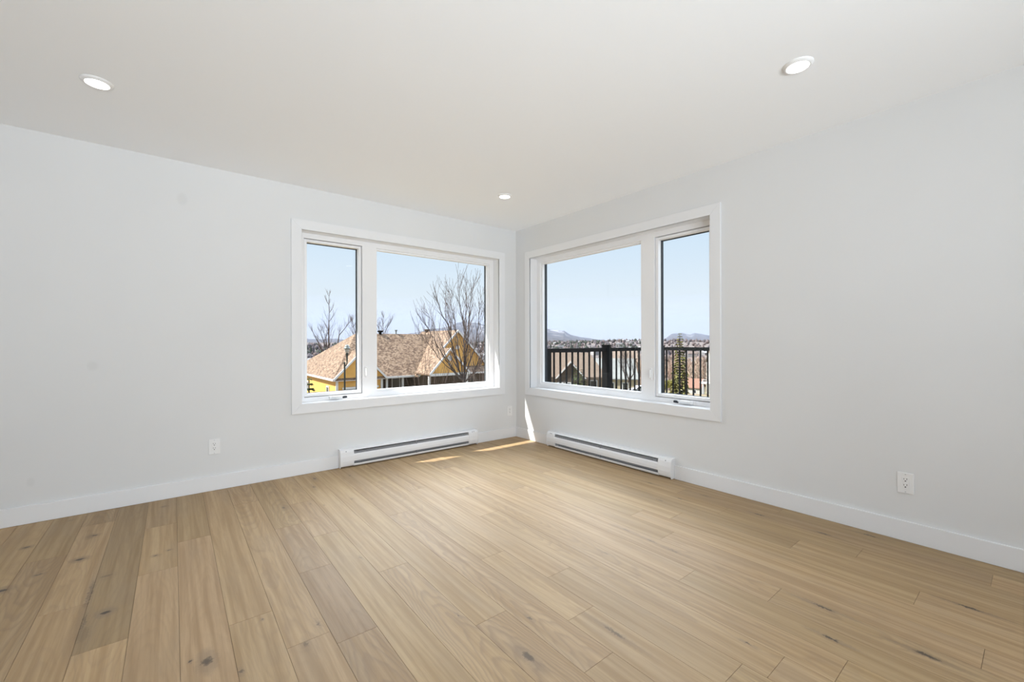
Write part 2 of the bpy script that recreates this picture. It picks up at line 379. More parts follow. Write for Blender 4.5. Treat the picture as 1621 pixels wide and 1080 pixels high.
# baseboards: plain square boards, broken where the heaters sit
BB_H, BB_T = 0.112, 0.014
HE0, HE1 = 0.592, 2.046                                # heater from / to, distance from the corner
def baseboard(name, T, length, u_start):
    mb = MB(); t = lambda q: T(q.x, -q.y, q.z)
    mb.box((u_start, 0, 0), (HE0 - 0.003, BB_T, BB_H), t).box((HE1 + 0.003, 0, 0), (length, BB_T, BB_H), t)
    return structure(mb.build(name, M['trim'], bevel=0.003))
baseboard('baseboard_left', LW, -RX, 0.0)
baseboard('baseboard_right', RW, -RY, BB_T)

# ------------------------------------------------------------------ windows
def ring(mb, T, o, i, d0, d1):
    """rectangular ring: outer (u0,u1,z0,z1), inner likewise, between depths d0 and d1"""
    t = lambda q: T(q.x, q.y, q.z)
    mb.box((o[0], d0, o[2]), (i[0], d1, o[3]), t).box((i[1], d0, o[2]), (o[1], d1, o[3]), t)
    mb.box((i[0], d0, o[2]), (i[1], d1, i[2]), t).box((i[0], d0, i[3]), (i[1], d1, o[3]), t)
    return mb
OPEN = (0.26, 2.345, 0.598, 2.075)
FIX, CAS = (0.315, 1.660, 0.640, 2.028), (1.795, 2.302, 0.636, 2.032)
def window(name, T, crank_u):
    t = lambda q: T(q.x, q.y, q.z)
    mb = MB()                                          # frame with the mullion between the two lights
    mb.box((OPEN[0], .10, OPEN[2]), (FIX[0], .155, OPEN[3]), t).box((FIX[1], .10, OPEN[2]), (CAS[0], .155, OPEN[3]), t).box((CAS[1], .10, OPEN[2]), (OPEN[1], .155, OPEN[3]), t)
    mb.box((FIX[0], .10, OPEN[2]), (FIX[1], .155, FIX[2]), t).box((FIX[0], .10, FIX[3]), (FIX[1], .155, OPEN[3]), t)
    mb.box((CAS[0], .10, OPEN[2]), (CAS[1], .155, CAS[2]), t).box((CAS[0], .10, CAS[3]), (CAS[1], .155, OPEN[3]), t)
    w_ = structure(mb.build(name, M['vinyl']))
    cs = MB(); A = (0.18, 2.425, 0.516, 2.155)
    for prof in ([(A[0], A[2]), (A[1], A[2]), (OPEN[1], OPEN[2]), (OPEN[0], OPEN[2])], [(A[1], A[2]), (A[1], A[3]), (OPEN[1], OPEN[3]), (OPEN[1], OPEN[2])],
                 [(A[1], A[3]), (A[0], A[3]), (OPEN[0], OPEN[3]), (OPEN[1], OPEN[3])], [(A[0], A[3]), (A[0], A[2]), (OPEN[0], OPEN[2]), (OPEN[0], OPEN[3])]):
        cs.prism([T(u, 0.0, z) for u, z in prof], T(0, -0.018, 0))
    cs.build('casing', M['trim'], w_, bevel=0.002)
    ring(MB(), T, (HU0, HU1, HZ0, HZ1), OPEN, -0.010, 0.10).build('jamb', M['trim'], w_)
    ring(MB(), T, FIX, (FIX[0] + .020, FIX[1] - .012, FIX[2] + .022, FIX[3] - .018), .118, .152).build('glazing_bead', M['vinyl'], w_)
    sash = ring(MB(), T, (CAS[0] + .005, CAS[1] - .004, CAS[2] + .004, CAS[3] - .005), (CAS[0] + .030, CAS[1] - .026, CAS[2] + .030, CAS[3] - .028), .114, .158).build('casement_sash', M['vinyl'], w_, bevel=0.002)
    cl = MB()
    ring(cl, T, OPEN, (FIX[0], CAS[1], FIX[2], FIX[3]), .155, .21)
    cl.box((FIX[1] + .004, .155, FIX[2]), (CAS[0], .21, FIX[3]), t)
    ring(cl, T, CAS, (CAS[0] + .034, CAS[1] - .030, CAS[2] + .032, CAS[3] - .030), .160, .19)
    cl.build('exterior_cladding', M['clad'], w_)
    MB().box((FIX[0] + .012, .138, FIX[2] + .012), (FIX[1] - .006, .144, FIX[3] - .010), t).build('glass_pane', M['glass'], w_)
    MB().box((CAS[0] + .020, .138, CAS[2] + .020), (CAS[1] - .018, .144, CAS[3] - .018), t).build('glass_pane', M['glass'], w_)
    # folding crank on the bottom rail and the lock lever on the mullion
    c = MB(); z = 0.622
    c.box((crank_u - .05, .074, z - .016), (crank_u + .05, .101, z + .010), t)
    h = c.build('crank_handle', M['plastic'], w_, bevel=.005)
    a = MB(); a.tube([T(crank_u + .035, .066, z + .004), T(crank_u - .02, .058, z + .006), T(crank_u - .075, .062, z + .004)], [.008, .007, .006], 8)
    a.build('crank_arm', M['plastic'], h, smooth=True)
    k = MB(); k.tube([T(crank_u - .062, .060, z - .002), T(crank_u - .098, .060, z - .002)], [.011, .009], 10); k.build('crank_knob', M['clad'], h, smooth=True)
    l = MB(); l.box((1.752, .086, .785), (1.775, .101, .885), t); lv = l.build('lock_lever', M['plastic'], w_, bevel=.004)
    l = MB(); l.box((1.758, .068, .800), (1.769, .087, .872), t); l.build('lever_handle', M['plastic'], lv, bevel=.003)
    return w_
w1 = window('window_1', LW, 2.05); tag(w1, 'white framed window in the left wall with narrow casement at its left', 'window')
w2 = window('window_2', RW, 2.10); tag(w2, 'white framed window in the right wall looking over the balcony railing', 'window')

# ------------------------------------------------------------------ electric baseboard heaters
def heater(T, label):
    root = empty('baseboard_heater', T((HE0 + HE1) / 2, -0.033, 0), label, 'heater', 'electric baseboard heaters')
    base = root.location.copy()
    def B(u, d, z): return T(u, -d, z) - base       # d = distance out from the wall
    cap = 0.118
    full = [(0, .165), (.036, .165), (.050, .158), (.060, .140), (.066, .100), (.066, .060), (.060, .030), (.052, .014), (0, .014)]
    def strip(mb, prof, u0, u1): mb.prism([B(u0, d, z) for d, z in prof], B(u1, 0, 0) - B(u0, 0, 0))
    band = [(.0585, .120), (.064, .106), (.066, .080), (.064, .056), (.061, .056), (.063, .080), (.061, .106), (.056, .119)]
    mb = MB(); strip(mb, band, HE0 + cap, HE1 - cap); mb.build('front_panel', M['enamel'], root)
    top = [(0, .165), (.036, .165), (.050, .158), (.0545, .150), (.0515, .149), (.047, .156), (.036, .161), (0, .161)]
    mb = MB(); strip(mb, top, HE0 + cap, HE1 - cap); mb.build('top_panel', M['enamel'], root)
    low = [(.0605, .031), (.057, .016), (.052, .010), (0, .010), (0, .014), (.050, .014), (.054, .018), (.0575, .032)]
    mb = MB(); strip(mb, low, HE0 + cap, HE1 - cap); mb.build('bottom_panel', M['enamel'], root)
    for u0, u1 in ((HE0, HE0 + cap), (HE1 - cap, HE1)):
        mb = MB(); strip(mb, full, u0, u1); mb.build('end_cap', M['enamel'], root, bevel=.002)
    for u0, u1 in ((HE0 - .0015, HE0 + .004), (HE1 - .004, HE1 + .0015)):
        mb = MB(); strip(mb, [(d * 1.03, z + (.002 if z > .1 else -.010)) for d, z in full], u0, u1); mb.build('side_plate', M['enamel'], root)
    mb = MB(); strip(mb, [(0, .014), (.003, .014), (.003, .161), (0, .161)], HE0 + cap, HE1 - cap); mb.build('back_plate', M['heater_in'], root)
    mb = MB(); n = 96
    for i in range(n):
        u = HE0 + cap + .004 + (HE1 - HE0 - 2 * cap - .008) * i / (n - 1)
        strip(mb, [(.006, .036), (.052, .036), (.052, .140), (.006, .140)], u - .0011, u + .0011)
    mb.tube([B(HE0 + cap, .03, .09), B(HE1 - cap, .03, .09)], .007, 8)
    mb.build('heating_fins', M['fin'], root)
    mb = MB(); strip(mb, [(.006, .040), (.045, .040), (.045, .136), (.006, .136)], HE0 + cap, HE1 - cap); mb.build('inner_core', M['heater_in'], root)
    um = (HE0 + HE1) / 2
    for z0, z1 in ((.117, .152), (.029, .058)):
        mb = MB(); strip(mb, [(.050, z0), (.0605, z0), (.0605 if z0 < .1 else .053, z1), (.048, z1)], um - .006, um + .006); mb.build('bracket', M['heater_in'], root)
    for uu in (HE0 + .05, HE0 + .07, HE1 - .05):
        mb = MB(); strip(mb, [(.055, .150), (.057, .150), (.0585, .143), (.056, .143)], uu - .004, uu + .004); mb.build('screw', M['heater_in'], root)
    return root
heater(LW, 'white electric baseboard heater under the left window')
heater(RW, 'white electric baseboard heater under the right window')

# ------------------------------------------------------------------ wall outlets
def outlet(T, u, z, label):
    root = empty('wall_outlet', T(u, 0, z), label, 'outlet', 'white duplex wall outlets'); base = root.location.copy()
    def B(q): return T(u + q.x, -q.y, z + q.z) - base
    MB().box((-.0355, 0, -.058), (.0355, .0062, .058), B).build('cover_plate', M['plastic'], root, bevel=.003)
    ins = MB().box((-.0168, .005, -.0335), (.0168, .0082, .0335), B).build('receptacle', M['plastic'], root, bevel=.0008)
    for s in (-1, 1):
        zc = s * .0165 + .002
        mb = MB()
        for k in (-1, 1): mb.box((k * .0062 - .0011, .0078, zc + .001), (k * .0062 + .0011, .0085, zc + .0085 + (k > 0) * .0015), B)
        mb.build('plug_slots', M['slot'], ins)
        mb = MB(); c = B(Vector((0, .0083, zc - .0065)))
        e = B(Vector((0, .0086, zc - .0065)))
        mb.tube([B(Vector((0, .0075, zc - .0065))), e], .0032, 10); mb.build('ground_hole', M['slot'], ins)
        mb = MB(); mb.tube([B(Vector((0, .005, s * .0485))), B(Vector((0, .0070, s * .0485)))], .003, 10); mb.build('screw', M['fin'], root)
    return root
outlet(LW, 2.953, 0.330, 'white wall outlet on the left wall, left of the heater')
outlet(LW, 0.104, 0.311, 'white wall outlet tucked into the corner right of the left heater')
outlet(RW, 3.441, 0.322, 'white wall outlet on the right wall above the baseboard')

# ------------------------------------------------------------------ recessed ceiling lights
def downlight(x, y, label):
    root = empty('recessed_light', (x, y, CH), label, 'ceiling light', 'recessed ceiling lights')
    MB().lathe([(.0465, -.0105), (.049, -.0125), (.053, -.0120), (.060, -.0060), (.0645, -.0015), (.0645, 0)], (0, 0, 0), n=48).build('trim_ring', M['plastic'], root, smooth=True)
    MB().lathe([(.0, -.0130), (.030, -.0125), (.0468, -.0110)], (0, 0, 0), n=48).build('diffuser', M['lamp'], root)
    return root
downlight(-3.494, -0.926, 'round lit recessed ceiling light over the left wall, far left')
downlight(-0.85, -3.189, 'round lit recessed ceiling light over the right wall, above the outlet')
downlight(-0.851, -0.886, 'round lit recessed ceiling light nearest the room corner')
#OUTSIDE
# ================================================================== OUTSIDE
def shade(c, k=1.0): return tuple(q * k for q in c)
def shingles(name, c1, c2, c3):
    m = nmat(name, c1, 0.9, 0, 0.1); g = G(m); P = g.coord()
    v = g.n.new('ShaderNodeTexVoronoi'); v.inputs['Scale'].default_value = 5.0; v.feature = 'F1'; g.l.new(g.mapping(P, (1, 1, 1.5)), v.inputs['Vector'])
    sp = g.n.new('ShaderNodeSeparateColor'); g.l.new(v.outputs['Color'], sp.inputs[0])
    col = g.mix(g.smooth(sp.outputs[0], .35, .65), c1, c2); col = g.mix(g.smooth(sp.outputs[1], .6, .8), col, c3)
    g.color(col); return m
M['shingle'] = shingles('brown_shingles', (0.205, 0.143, 0.100), (0.120, 0.080, 0.058), (0.270, 0.195, 0.140))
def siding(name, c, pitch=0.14):
    m = nmat(name, c, 0.7, 0, 0.2); g = G(m); sp = g.n.new('ShaderNodeSeparateXYZ'); g.l.new(g.coord(), sp.inputs[0])
    f = g.math('FRACT', g.math('DIVIDE', sp.outputs[2], pitch)); ln = g.smooth(f, 0.0, 0.12, 1, 0)
    n = g.noise(g.coord(), 3, 2)
    g.color(g.mix(g.math('MULTIPLY', ln, 0.35), g.mix(g.smooth(n, .3, .7), c, shade(c, 0.9)), shade(c, 0.4))); return m
M['yellow'] = siding('yellow_siding', (0.69, 0.395, 0.115))
M['tan'] = siding('tan_siding', (0.2850, 0.2185, 0.1615))
M['cream'] = siding('cream_siding', (0.4940, 0.4275, 0.3040))
M['brown_wall'] = siding('dark_brown_siding', (0.1045, 0.0798, 0.0608))
M['white_out'] = nmat('white_exterior_trim', (0.6240, 0.6240, 0.6360), 0.5)
M['pale_wall'] = siding('pale_siding', (0.5130, 0.4940, 0.4465))
M['pane_out'] = nmat('dark_window_pane', (0.03, 0.035, 0.04), 0.15)
M['tan_roof'] = spotted('tan_shingles', (0.1862, 0.1444, 0.1140), (0.1368, 0.1026, 0.0798), 5, 0.9, 5)
M['grey_roof'] = spotted('pale_grey_metal_roof', (0.235, 0.245, 0.24), (0.20, 0.21, 0.206), 1.5, 0.7, 3)
M['red_roof'] = spotted('terracotta_tiles', (0.225, 0.128, 0.094), (0.18, 0.098, 0.072), 4, 0.85, 4)
M['bark'] = spotted('grey_brown_bark', (0.1045, 0.0798, 0.0684), (0.0570, 0.0437, 0.0380), 14, 0.95, 3)
M['twig'] = nmat('twig_bark', (0.0950, 0.0703, 0.0627), 0.9, 0, 0.1)
M['needle'] = spotted('dark_green_needles', (0.0320, 0.0560, 0.0192), (0.0720, 0.0880, 0.0288), 6, 0.9, 3)
M['larch'] = spotted('yellow_green_needles', (0.22, 0.20, 0.065), (0.10, 0.105, 0.045), 3, 0.9, 3)
M['shrub'] = spotted('yellow_green_shrub', (0.1615, 0.1368, 0.0228), (0.0798, 0.0760, 0.0190), 2, 0.9, 4)
M['green_metal'] = nmat('dark_green_paint', (0.012, 0.022, 0.02), 0.4)
M['lamp_cap'] = nmat('weathered_grey_green_metal', (0.1425, 0.1615, 0.1520), 0.45)
M['lamp_glass'] = nmat('frosted_lantern_glass', (0.3800, 0.3800, 0.3610), 0.25)
M['deck'] = spotted('deck_boards', (0.1330, 0.1235, 0.1140), (0.0950, 0.0893, 0.0855), 5, 0.8, 3, (1, 8, 1))

# ---- balcony ---------------------------------------------------------
BX, BY, RT = 3.06, 0.0, 1.037
structure(MB().box((WT, -3.4, -0.14), (BX + .10, BY + .10, -0.03)).build('balcony_deck', M['deck']))
rail = empty('balcony_railing', (BX, BY, -0.03), 'black metal balcony railing with thin upright balusters outside the right window', 'railing')
rl = lambda q: Vector(q) - rail.location
POSTS = [(0.49, 0, RT - .01), (1.675, 0, 1.080), (BX, 0, 1.062), (BX, -1.78, 1.080), (BX, -3.3, 1.080)]
for x, y, z in POSTS:
    mb = MB(); h = .046
    mb.box((x - h, y - h, -.03), (x + h, y + h, z), rl).box((x - h - .006, y - h - .006, z - .012), (x + h + .006, y + h + .006, z), rl)
    mb.build('post', M['rail'], rail)
def run(ax, a, b, at, balusters):
    def bx(mb, p0, p1, z0, z1, hw):
        lo, hi = ((p0, at - hw, z0), (p1, at + hw, z1)) if ax == 'x' else ((at - hw, p0, z0), (at + hw, p1, z1))
        mb.box(lo, hi, rl)
    mb = MB(); bx(mb, a, b, RT - .052, RT, .026); mb.build('top_rail', M['rail'], rail)
    mb = MB(); bx(mb, a, b, .045, .085, .018); mb.build('bottom_rail', M['rail'], rail)
    for p in balusters:
        mb = MB(); bx(mb, p - .0095, p + .0095, .08, RT - .05, .0095); mb.build('baluster', M['rail'], rail)
run('x', .53, 1.63, BY, [.6266 + .1128 * i for i in range(9)])
run('x', 1.72, 3.015, BY, [1.788 + .1120 * i for i in range(11)])
run('y', -1.735, -.046, BX, [-.1056 - .1131 * i for i in range(15)])
run('y', -3.255, -1.826, BX, [-1.90 - .1131 * i for i in range(12)])

# ---- the ground ------------------------------------------------------
PROF = [(0, -3.6), (25, -4.6), (45, -5.6), (75, -8.2), (110, -11.2), (150, -16.2), (250, -24), (400, -30), (800, -16), (1500, -7), (2200, 0), (3000, 7), (4000, 8), (6000, 0)]
HB = px(1003, 543, 1500)
def ground_z(x, y):
    r = math.hypot(x - CAM.x, y - CAM.y)
    for (r0, z0), (r1, z1) in zip(PROF, PROF[1:]):
        if r <= r1:
            t = (r - r0) / (r1 - r0); t = t * t * (3 - 2 * t) * .5 + t * .5
            z = z0 + (z1 - z0) * t; break
    else: z = 0
    k = max(0, min(1, (r - 300) / 1500))
    z += 11 * math.exp(-((x - HB.x) ** 2 + (y - HB.y) ** 2) / 260 ** 2)
    return z + .6 * k * (5 * math.sin(x * .0041 + 1) + 4 * math.sin(y * .0063 + x * .002) + 2.0 * math.sin(x * .017 + y * .011))
def terrain():
    bm = bmesh.new(); rad = [4, 8, 14, 20, 28, 36, 45, 55, 65, 75, 90, 105, 120, 135, 150, 175, 200, 230, 260, 300, 350, 400, 480, 560, 660, 760, 880, 1000, 1200, 1400, 1600, 1800, 2000, 2300, 2600, 3000, 3400, 4000, 5000, 6000]
    n = 144; rows = []
    c = bm.verts.new((CAM.x, CAM.y, ground_z(CAM.x, CAM.y)))
    for r in rad:
        rows.append([bm.verts.new((CAM.x + r * math.cos(6.28318531 * k / n), CAM.y + r * math.sin(6.28318531 * k / n), ground_z(CAM.x + r * math.cos(6.28318531 * k / n), CAM.y + r * math.sin(6.28318531 * k / n)))) for k in range(n)])
    for k in range(n): bm.faces.new((c, rows[0][k], rows[0][(k + 1) % n]))
    for a, b in zip(rows, rows[1:]):
        for k in range(n): bm.faces.new((a[k], b[k], b[(k + 1) % n], a[(k + 1) % n]))
    for f in bm.faces: f.smooth = True
    m = nmat('spring_ground', (0.06, 0.05, 0.03), 0.95, 0, 0.1); g = G(m); P = g.coord()
    n1 = g.noise(P, 0.03, 5, 0.6); n2 = g.noise(P, 0.5, 3, 0.6); n3 = g.noise(P, 0.006, 4, .6)
    col = g.mix(g.smooth(n1, .4, .62), (0.155, 0.115, 0.070), (0.115, 0.105, 0.045))
    col = g.mix(g.smooth(n2, .4, .7), col, (0.165, 0.130, 0.090))
    col = g.mix(g.smooth(n3, .52, .66), col, (0.090, 0.076, 0.068))
    dl = g.n.new('ShaderNodeVectorMath'); dl.operation = 'LENGTH'; g.l.new(P, dl.inputs[0])
    far = g.mix(g.smooth(n3, .45, .6), (0.115, 0.094, 0.088), (0.088, 0.074, 0.074))          # bare wooded country beyond the near slopes
    col = g.mix(g.smooth(dl.outputs['Value'], 260, 420), col, far)
    g.color(col)
    me = bpy.data.meshes.new('ground'); bm.to_mesh(me); bm.free(); me.materials.append(m)
    o = bpy.data.objects.new('ground', me); COL.objects.link(o); structure(o)
terrain()

# ---- mountains: ridges with a front and a back, several kilometres off
def mountain(name, prof, d, seed, label):
    rnd = random.Random(seed); mb = MB(); bm = mb.bm
    m = nmat(name + '_forest', (0.04, 0.04, 0.045), 0.95, 0, 0.05); g = G(m); P = g.coord()
    a = g.noise(P, 0.012, 6, .65); b = g.noise(P, 0.003, 4, .6)
    sp = g.n.new('ShaderNodeSeparateXYZ'); g.l.new(P, sp.inputs[0])
    snow = g.math('MULTIPLY', g.smooth(a, .50, .62), g.smooth(g.math('ADD', g.math('MULTIPLY', sp.outputs[2], .004), b), .75, 1.05))
    g.color(g.mix(g.math('MULTIPLY', snow, .5), g.mix(g.smooth(a, .35, .6), (0.045, 0.046, 0.052), (0.075, 0.068, 0.072)), (0.40, 0.40, 0.41)))
    xs = []; 
    for (x0, y0), (x1, y1) in zip(prof, prof[1:]):
        n = max(2, int((x1 - x0) / 3))
        for i in range(n): xs.append((x0 + (x1 - x0) * i / n, y0 + (y1 - y0) * i / n + rnd.uniform(-.35, .35)))
    xs.append(prof[-1]); rows = []
    steps = [(-.30, 0), (-.2, .22), (-.12, .48), (-.06, .74), (-.02, .93), (0, 1), (.05, .8), (.15, .35), (.25, 0)]
    for dd, f in steps:
        row = []
        for (x, y) in xs:
            top = px(x, y, d).z; p = px(x, 543, d * (1 + dd)); z0 = -25
            row.append(bm.verts.new((p.x, p.y, z0 + (top - z0) * f + (rnd.uniform(-7, 7) if 0 < f < 1 else 0))))
        rows.append(row)
    for a_, b_ in zip(rows, rows[1:]):
        for k in range(len(xs) - 1): bm.faces.new((a_[k], a_[k + 1], b_[k + 1], b_[k]))
    bm.faces.new([v for v in rows[0]] + [v for v in rows[-1][::-1]])
    o = mb.build(name, m, smooth=True); tag(o, label, 'mountain', kind='structure')
mountain('mountain', [(600, 536), (640, 529), (660, 526), (680, 521), (700, 519.5), (712, 516), (722, 511.5), (735, 508.5), (745, 509.5), (755, 511), (768, 515), (785, 516), (800, 513.5), (825, 513), (845, 516.5), (866, 520.5), (880, 522.5), (893, 524), (903, 530), (920, 534.5), (930, 535.5), (945, 538), (965, 541), (990, 544)], 4200, 1, 'big blue mountain with pale snowy slopes rising behind the yellow house and the railing')
mountain('hill', [(420, 538), (455, 534), (470, 535), (487, 536), (500, 536.5), (512, 537), (520, 535), (535, 536), (550, 538), (575, 541), (600, 544)], 4000, 2, 'low blue hills beyond the bare tree at the far left of the view')
mountain('mountain', [(1030, 544), (1045, 541), (1056, 535), (1063, 529), (1080, 528), (1092, 530.5), (1100, 528), (1112, 530), (1125, 532), (1150, 535), (1200, 541), (1240, 545)], 4300, 3, 'two low blue flat-topped mountains above the conifer in the right casement')

# ---- haze over the valley -------------------------------------------
def haze():
    mb = MB(); bm = mb.bm; az0, az1, n = math.radians(-25), math.radians(125), 30; rings = []
    for (r, z) in ((3100, -90), (3100, 340), (6200, 340), (6200, -90)):
        rings.append([bm.verts.new((CAM.x + r * math.cos(az0 + (az1 - az0) * k / n), CAM.y + r * math.sin(az0 + (az1 - az0) * k / n), z)) for k in range(n + 1)])
    for i in range(4):
        a, b = rings[i], rings[(i + 1) % 4]
        for k in range(n): bm.faces.new((a[k], a[k + 1], b[k + 1], b[k]))
    for k in (0, n): bm.faces.new([r[k] for r in rings])
    m = bpy.data.materials.new('valley_haze'); m.use_nodes = True; nn = m.node_tree.nodes; nn.clear(); l = m.node_tree.links
    o = nn.new('ShaderNodeOutputMaterial'); s_ = nn.new('ShaderNodeVolumeScatter'); a_ = nn.new('ShaderNodeVolumeAbsorption'); ad = nn.new('ShaderNodeAddShader')
    D = 3.2e-4
    s_.inputs['Color'].default_value = (0.36, 0.41, 0.53, 1); s_.inputs['Density'].default_value = D
    a_.inputs['Color'].default_value = (0.36, 0.41, 0.53, 1); a_.inputs['Density'].default_value = D
    l.new(s_.outputs[0], ad.inputs[0]); l.new(a_.outputs[0], ad.inputs[1]); l.new(ad.outputs[0], o.inputs['Volume'])
    ob = mb.build('haze', m); tag(ob, 'thin blue haze hanging over the far valley and mountains', 'haze', kind='stuff')
haze()

# ---- the yellow house -----------------------------------------------
def yellow_house():
    def K(x, y, z): return CAM + (Vector((x, y, z)) - CAM) * 1.8
    root = empty('house', K(7, 22, -.8) * 1.0, 'yellow sided house with brown shingled roof and white trimmed gables', 'house')
    root.location.z = -5.3; B = root.location.copy()
    def V(x, y, z): return K(x, y, z) - B
    GZ = -.2                                           # local ground
    def slab(mb, pts, th=.16):
        mb.prism([V(*p) for p in pts], Vector((0, 0, -th)))
    E = -.8
    mb = MB()
    slab(mb, [(3.4, 19.5, E), (12, 19.5, E), (12, 22, 1.71), (5.42, 22, 1.71)])
    slab(mb, [(3.4, 30, E), (3.4, 19.5, E), (5.42, 22, 1.71)])
    slab(mb, [(12, 30, E), (3.4, 30, E), (5.42, 22, 1.71), (12, 22, 1.71)])
    main = mb.build('roof', M['shingle'], root)
    def gable(xl, xr, yf, yb, ez, pz, name, vent_r=.15, beam=False, wall=M['yellow'], oh=.12, wtop=None):
        xm = (xl + xr) / 2; mb = MB()
        slab(mb, [(xl, yf, ez), (xm, yf, pz), (xm, yb, pz), (xl, yb, ez)]); slab(mb, [(xm, yf, pz), (xr, yf, ez), (xr, yb, ez), (xm, yb, pz)])
        r = mb.build(name, M['shingle'], root)
        for s, x in ((1, xl), (-1, xr)):               # rake boards
            mb = MB(); p = [V(x, yf - .02, ez + .01), V(xm, yf - .02, pz + .01), V(xm, yf - .02, pz - .12), V(x + s * .06, yf - .02, ez - .08), V(x, yf - .02, ez - .07)]
            mb.prism(p, Vector((0, .09, 0))); mb.build('rake_board', M['white_out'], root)
        mb = MB(); k = (pz - ez) / (xm - xl)           # gable wall
        mb.prism([V(xl + oh, yf + .12, ez + oh * k - .12), V(xr - oh, yf + .12, ez + oh * k - .12), V(xm, yf + .12, pz - .1)], Vector((0, .2, 0)))
        gw = mb.build('gable_wall', wall, root)
        c = V(xm, yf + .11, ez + (pz - ez) * .60); mb = MB(); mb.lathe([(0, -.06), (vent_r * 1.8 * .72, -.06), (vent_r * 1.8, -.06), (vent_r * 1.8, .03)], c, 'y', 24); vt = mb.build('round_vent', M['white_out'], root)
        mb = MB()
        for i in range(-2, 3): mb.box((c.x - .1, c.y - .075, c.z + i * .045 - .006), (c.x + .1, c.y - .058, c.z + i * .045 + .006))
        mb.build('vent_louvres', M['lamp_cap'], vt)
        return xm
    gable(3.4, 6.33, 19.42, 21.2, E, .68, 'garage_roof')
    gable(8.06, 13.54, 19.0, 24, E, 1.94, 'wing_roof', .14)
    gable(8.02, 10.72, 17.5, 19.4, -.62, .82, 'porch_roof', .16)
    def wallbox(name, lo, hi, mat): 
        a, b = V(*lo), V(*hi); mb = MB(); mb.box((min(a.x, b.x), min(a.y, b.y), GZ), (max(a.x, b.x), max(a.y, b.y), a.z)); return mb.build(name, mat, root)
    wallbox('wall', (3.6, 19.66, E - .02), (6.14, 29.8, E), M['yellow'])
    wallbox('wall', (6.14, 20.55, E - .03), (8.3, 29.8, E), M['brown_wall'])
    wallbox('wall', (8.3, 19.3, E - .02), (13.3, 29.8, E), M['brown_wall'])
    # white trim: corner boards, frieze, fascia, posts
    def board(x0, x1, y0, z0, z1, name='trim_board', th=.10):
        a, b = V(x0, y0, z0), V(x1, y0, z1); MB().box((a.x, a.y - th, max(GZ, a.z)), (b.x, a.y, b.z)).build(name, M['white_out'], root)
    board(3.58, 3.70, 19.655, -3, -.90, 'corner_board'); board(6.04, 6.16, 19.655, -3, -.90, 'corner_board')
    board(3.42, 6.30, 19.56, -.92, -.80, 'frieze_board')
    board(6.33, 8.05, 19.49, -.90, -.79, 'fascia_board')
    a, b = V(3.385, 19.5, -.90), V(3.42, 30, -.79); MB().box(a, b).build('fascia_board', M['white_out'], root)
    board(8.06, 10.7, 17.62, -.76, -.62, 'porch_beam', .2)
    for x, y in ((7.39, 19.7), (8.12, 17.75), (6.42, 19.7), (10.6, 17.75)):
        c = V(x, y, 0); MB().box((c.x - .10, c.y - .1, GZ), (c.x + .10, c.y + .1, V(0, 0, -.76).z)).build('porch_post', M['white_out'], root)
    # garage door under the front gable, windows
    a, b = V(4.02, 19.64, -3), V(5.80, 19.64, -1.36); g_ = MB().box((a.x, a.y - .05, GZ), (b.x, b.y, b.z)).build('garage_door', M['grey_roof'], root)
    a, b = V(3.92, 19.63, -1.38), V(5.90, 19.63, -1.27); MB().box((a.x, a.y - .1, a.z), (b.x, b.y, b.z)).build('door_head_trim', M['white_out'], root)
    for yy, z0, z1 in ((20.9, -1.75, -1.28), (25.5, -1.9, -1.3)):
        a, b = V(3.595, yy, z0), V(3.595, yy + .5, z1); f = MB().box((a.x - .06, a.y, a.z), (a.x + .02, b.y, b.z)).build('window', M['white_out'], root)
        MB().box((a.x - .07, a.y + .12, a.z + .12), (a.x - .055, b.y - .12, b.z - .12)).build('pane', M['pane_out'], f)
    for xx, yy in ((7.05, 20.54), (11.6, 19.28)):
        a, b = V(xx, yy, -2), V(xx + .55, yy, -.95); f = MB().box((a.x, a.y - .06, a.z), (b.x, a.y + .02, b.z)).build('window', M['white_out'], root)
        MB().box((a.x + .12, a.y - .075, a.z + .12), (b.x - .12, a.y - .055, b.z - .12)).build('pane', M['pane_out'], f)
    # small lean-to roof right of the porch gable
    mb = MB(); slab(mb, [(10.72, 18.3, -.70), (13.4, 18.3, -.70), (13.4, 19.2, -.32), (10.72, 19.2, -.32)], .12); mb.build('lean_to_roof', M['shingle'], root)
    a, b = V(10.7, 18.28, -.79), V(13.42, 18.28, -.70); MB().box((a.x, a.y - .08, a.z), (b.x, b.y, b.z)).build('fascia_board', M['white_out'], root)
    # roof vents and pipe on the ridge
    c = px(602, 529, 42.0) - B
    def ridge_x(pxx): 
        q = ray(pxx, 528); t = (22 - CAM.y) / q.y; return (CAM + q * t).x
    c = V(ridge_x(602), 22, 1.70); MB().lathe([(.16, -.1), (.16, .16), (.30, .20), (.30, .34), (.24, .38), (0, .38)], c, n=16).build('roof_vent', M['rail'], root)
    c = V(ridge_x(627), 22, 1.70); MB().lathe([(.07, -.1), (.07, .32), (.15, .34), (.15, .48), (0, .5)], c, n=12).build('vent_pipe', M['lamp_cap'], root)
    c = V(10.8, 23.2, 1.93); MB().lathe([(.25, -.1), (.25, .10), (.36, .14), (.36, .28), (0, .30)], c, n=16).build('roof_vent', M['brown_wall'], root)
    return root
yellow_house()

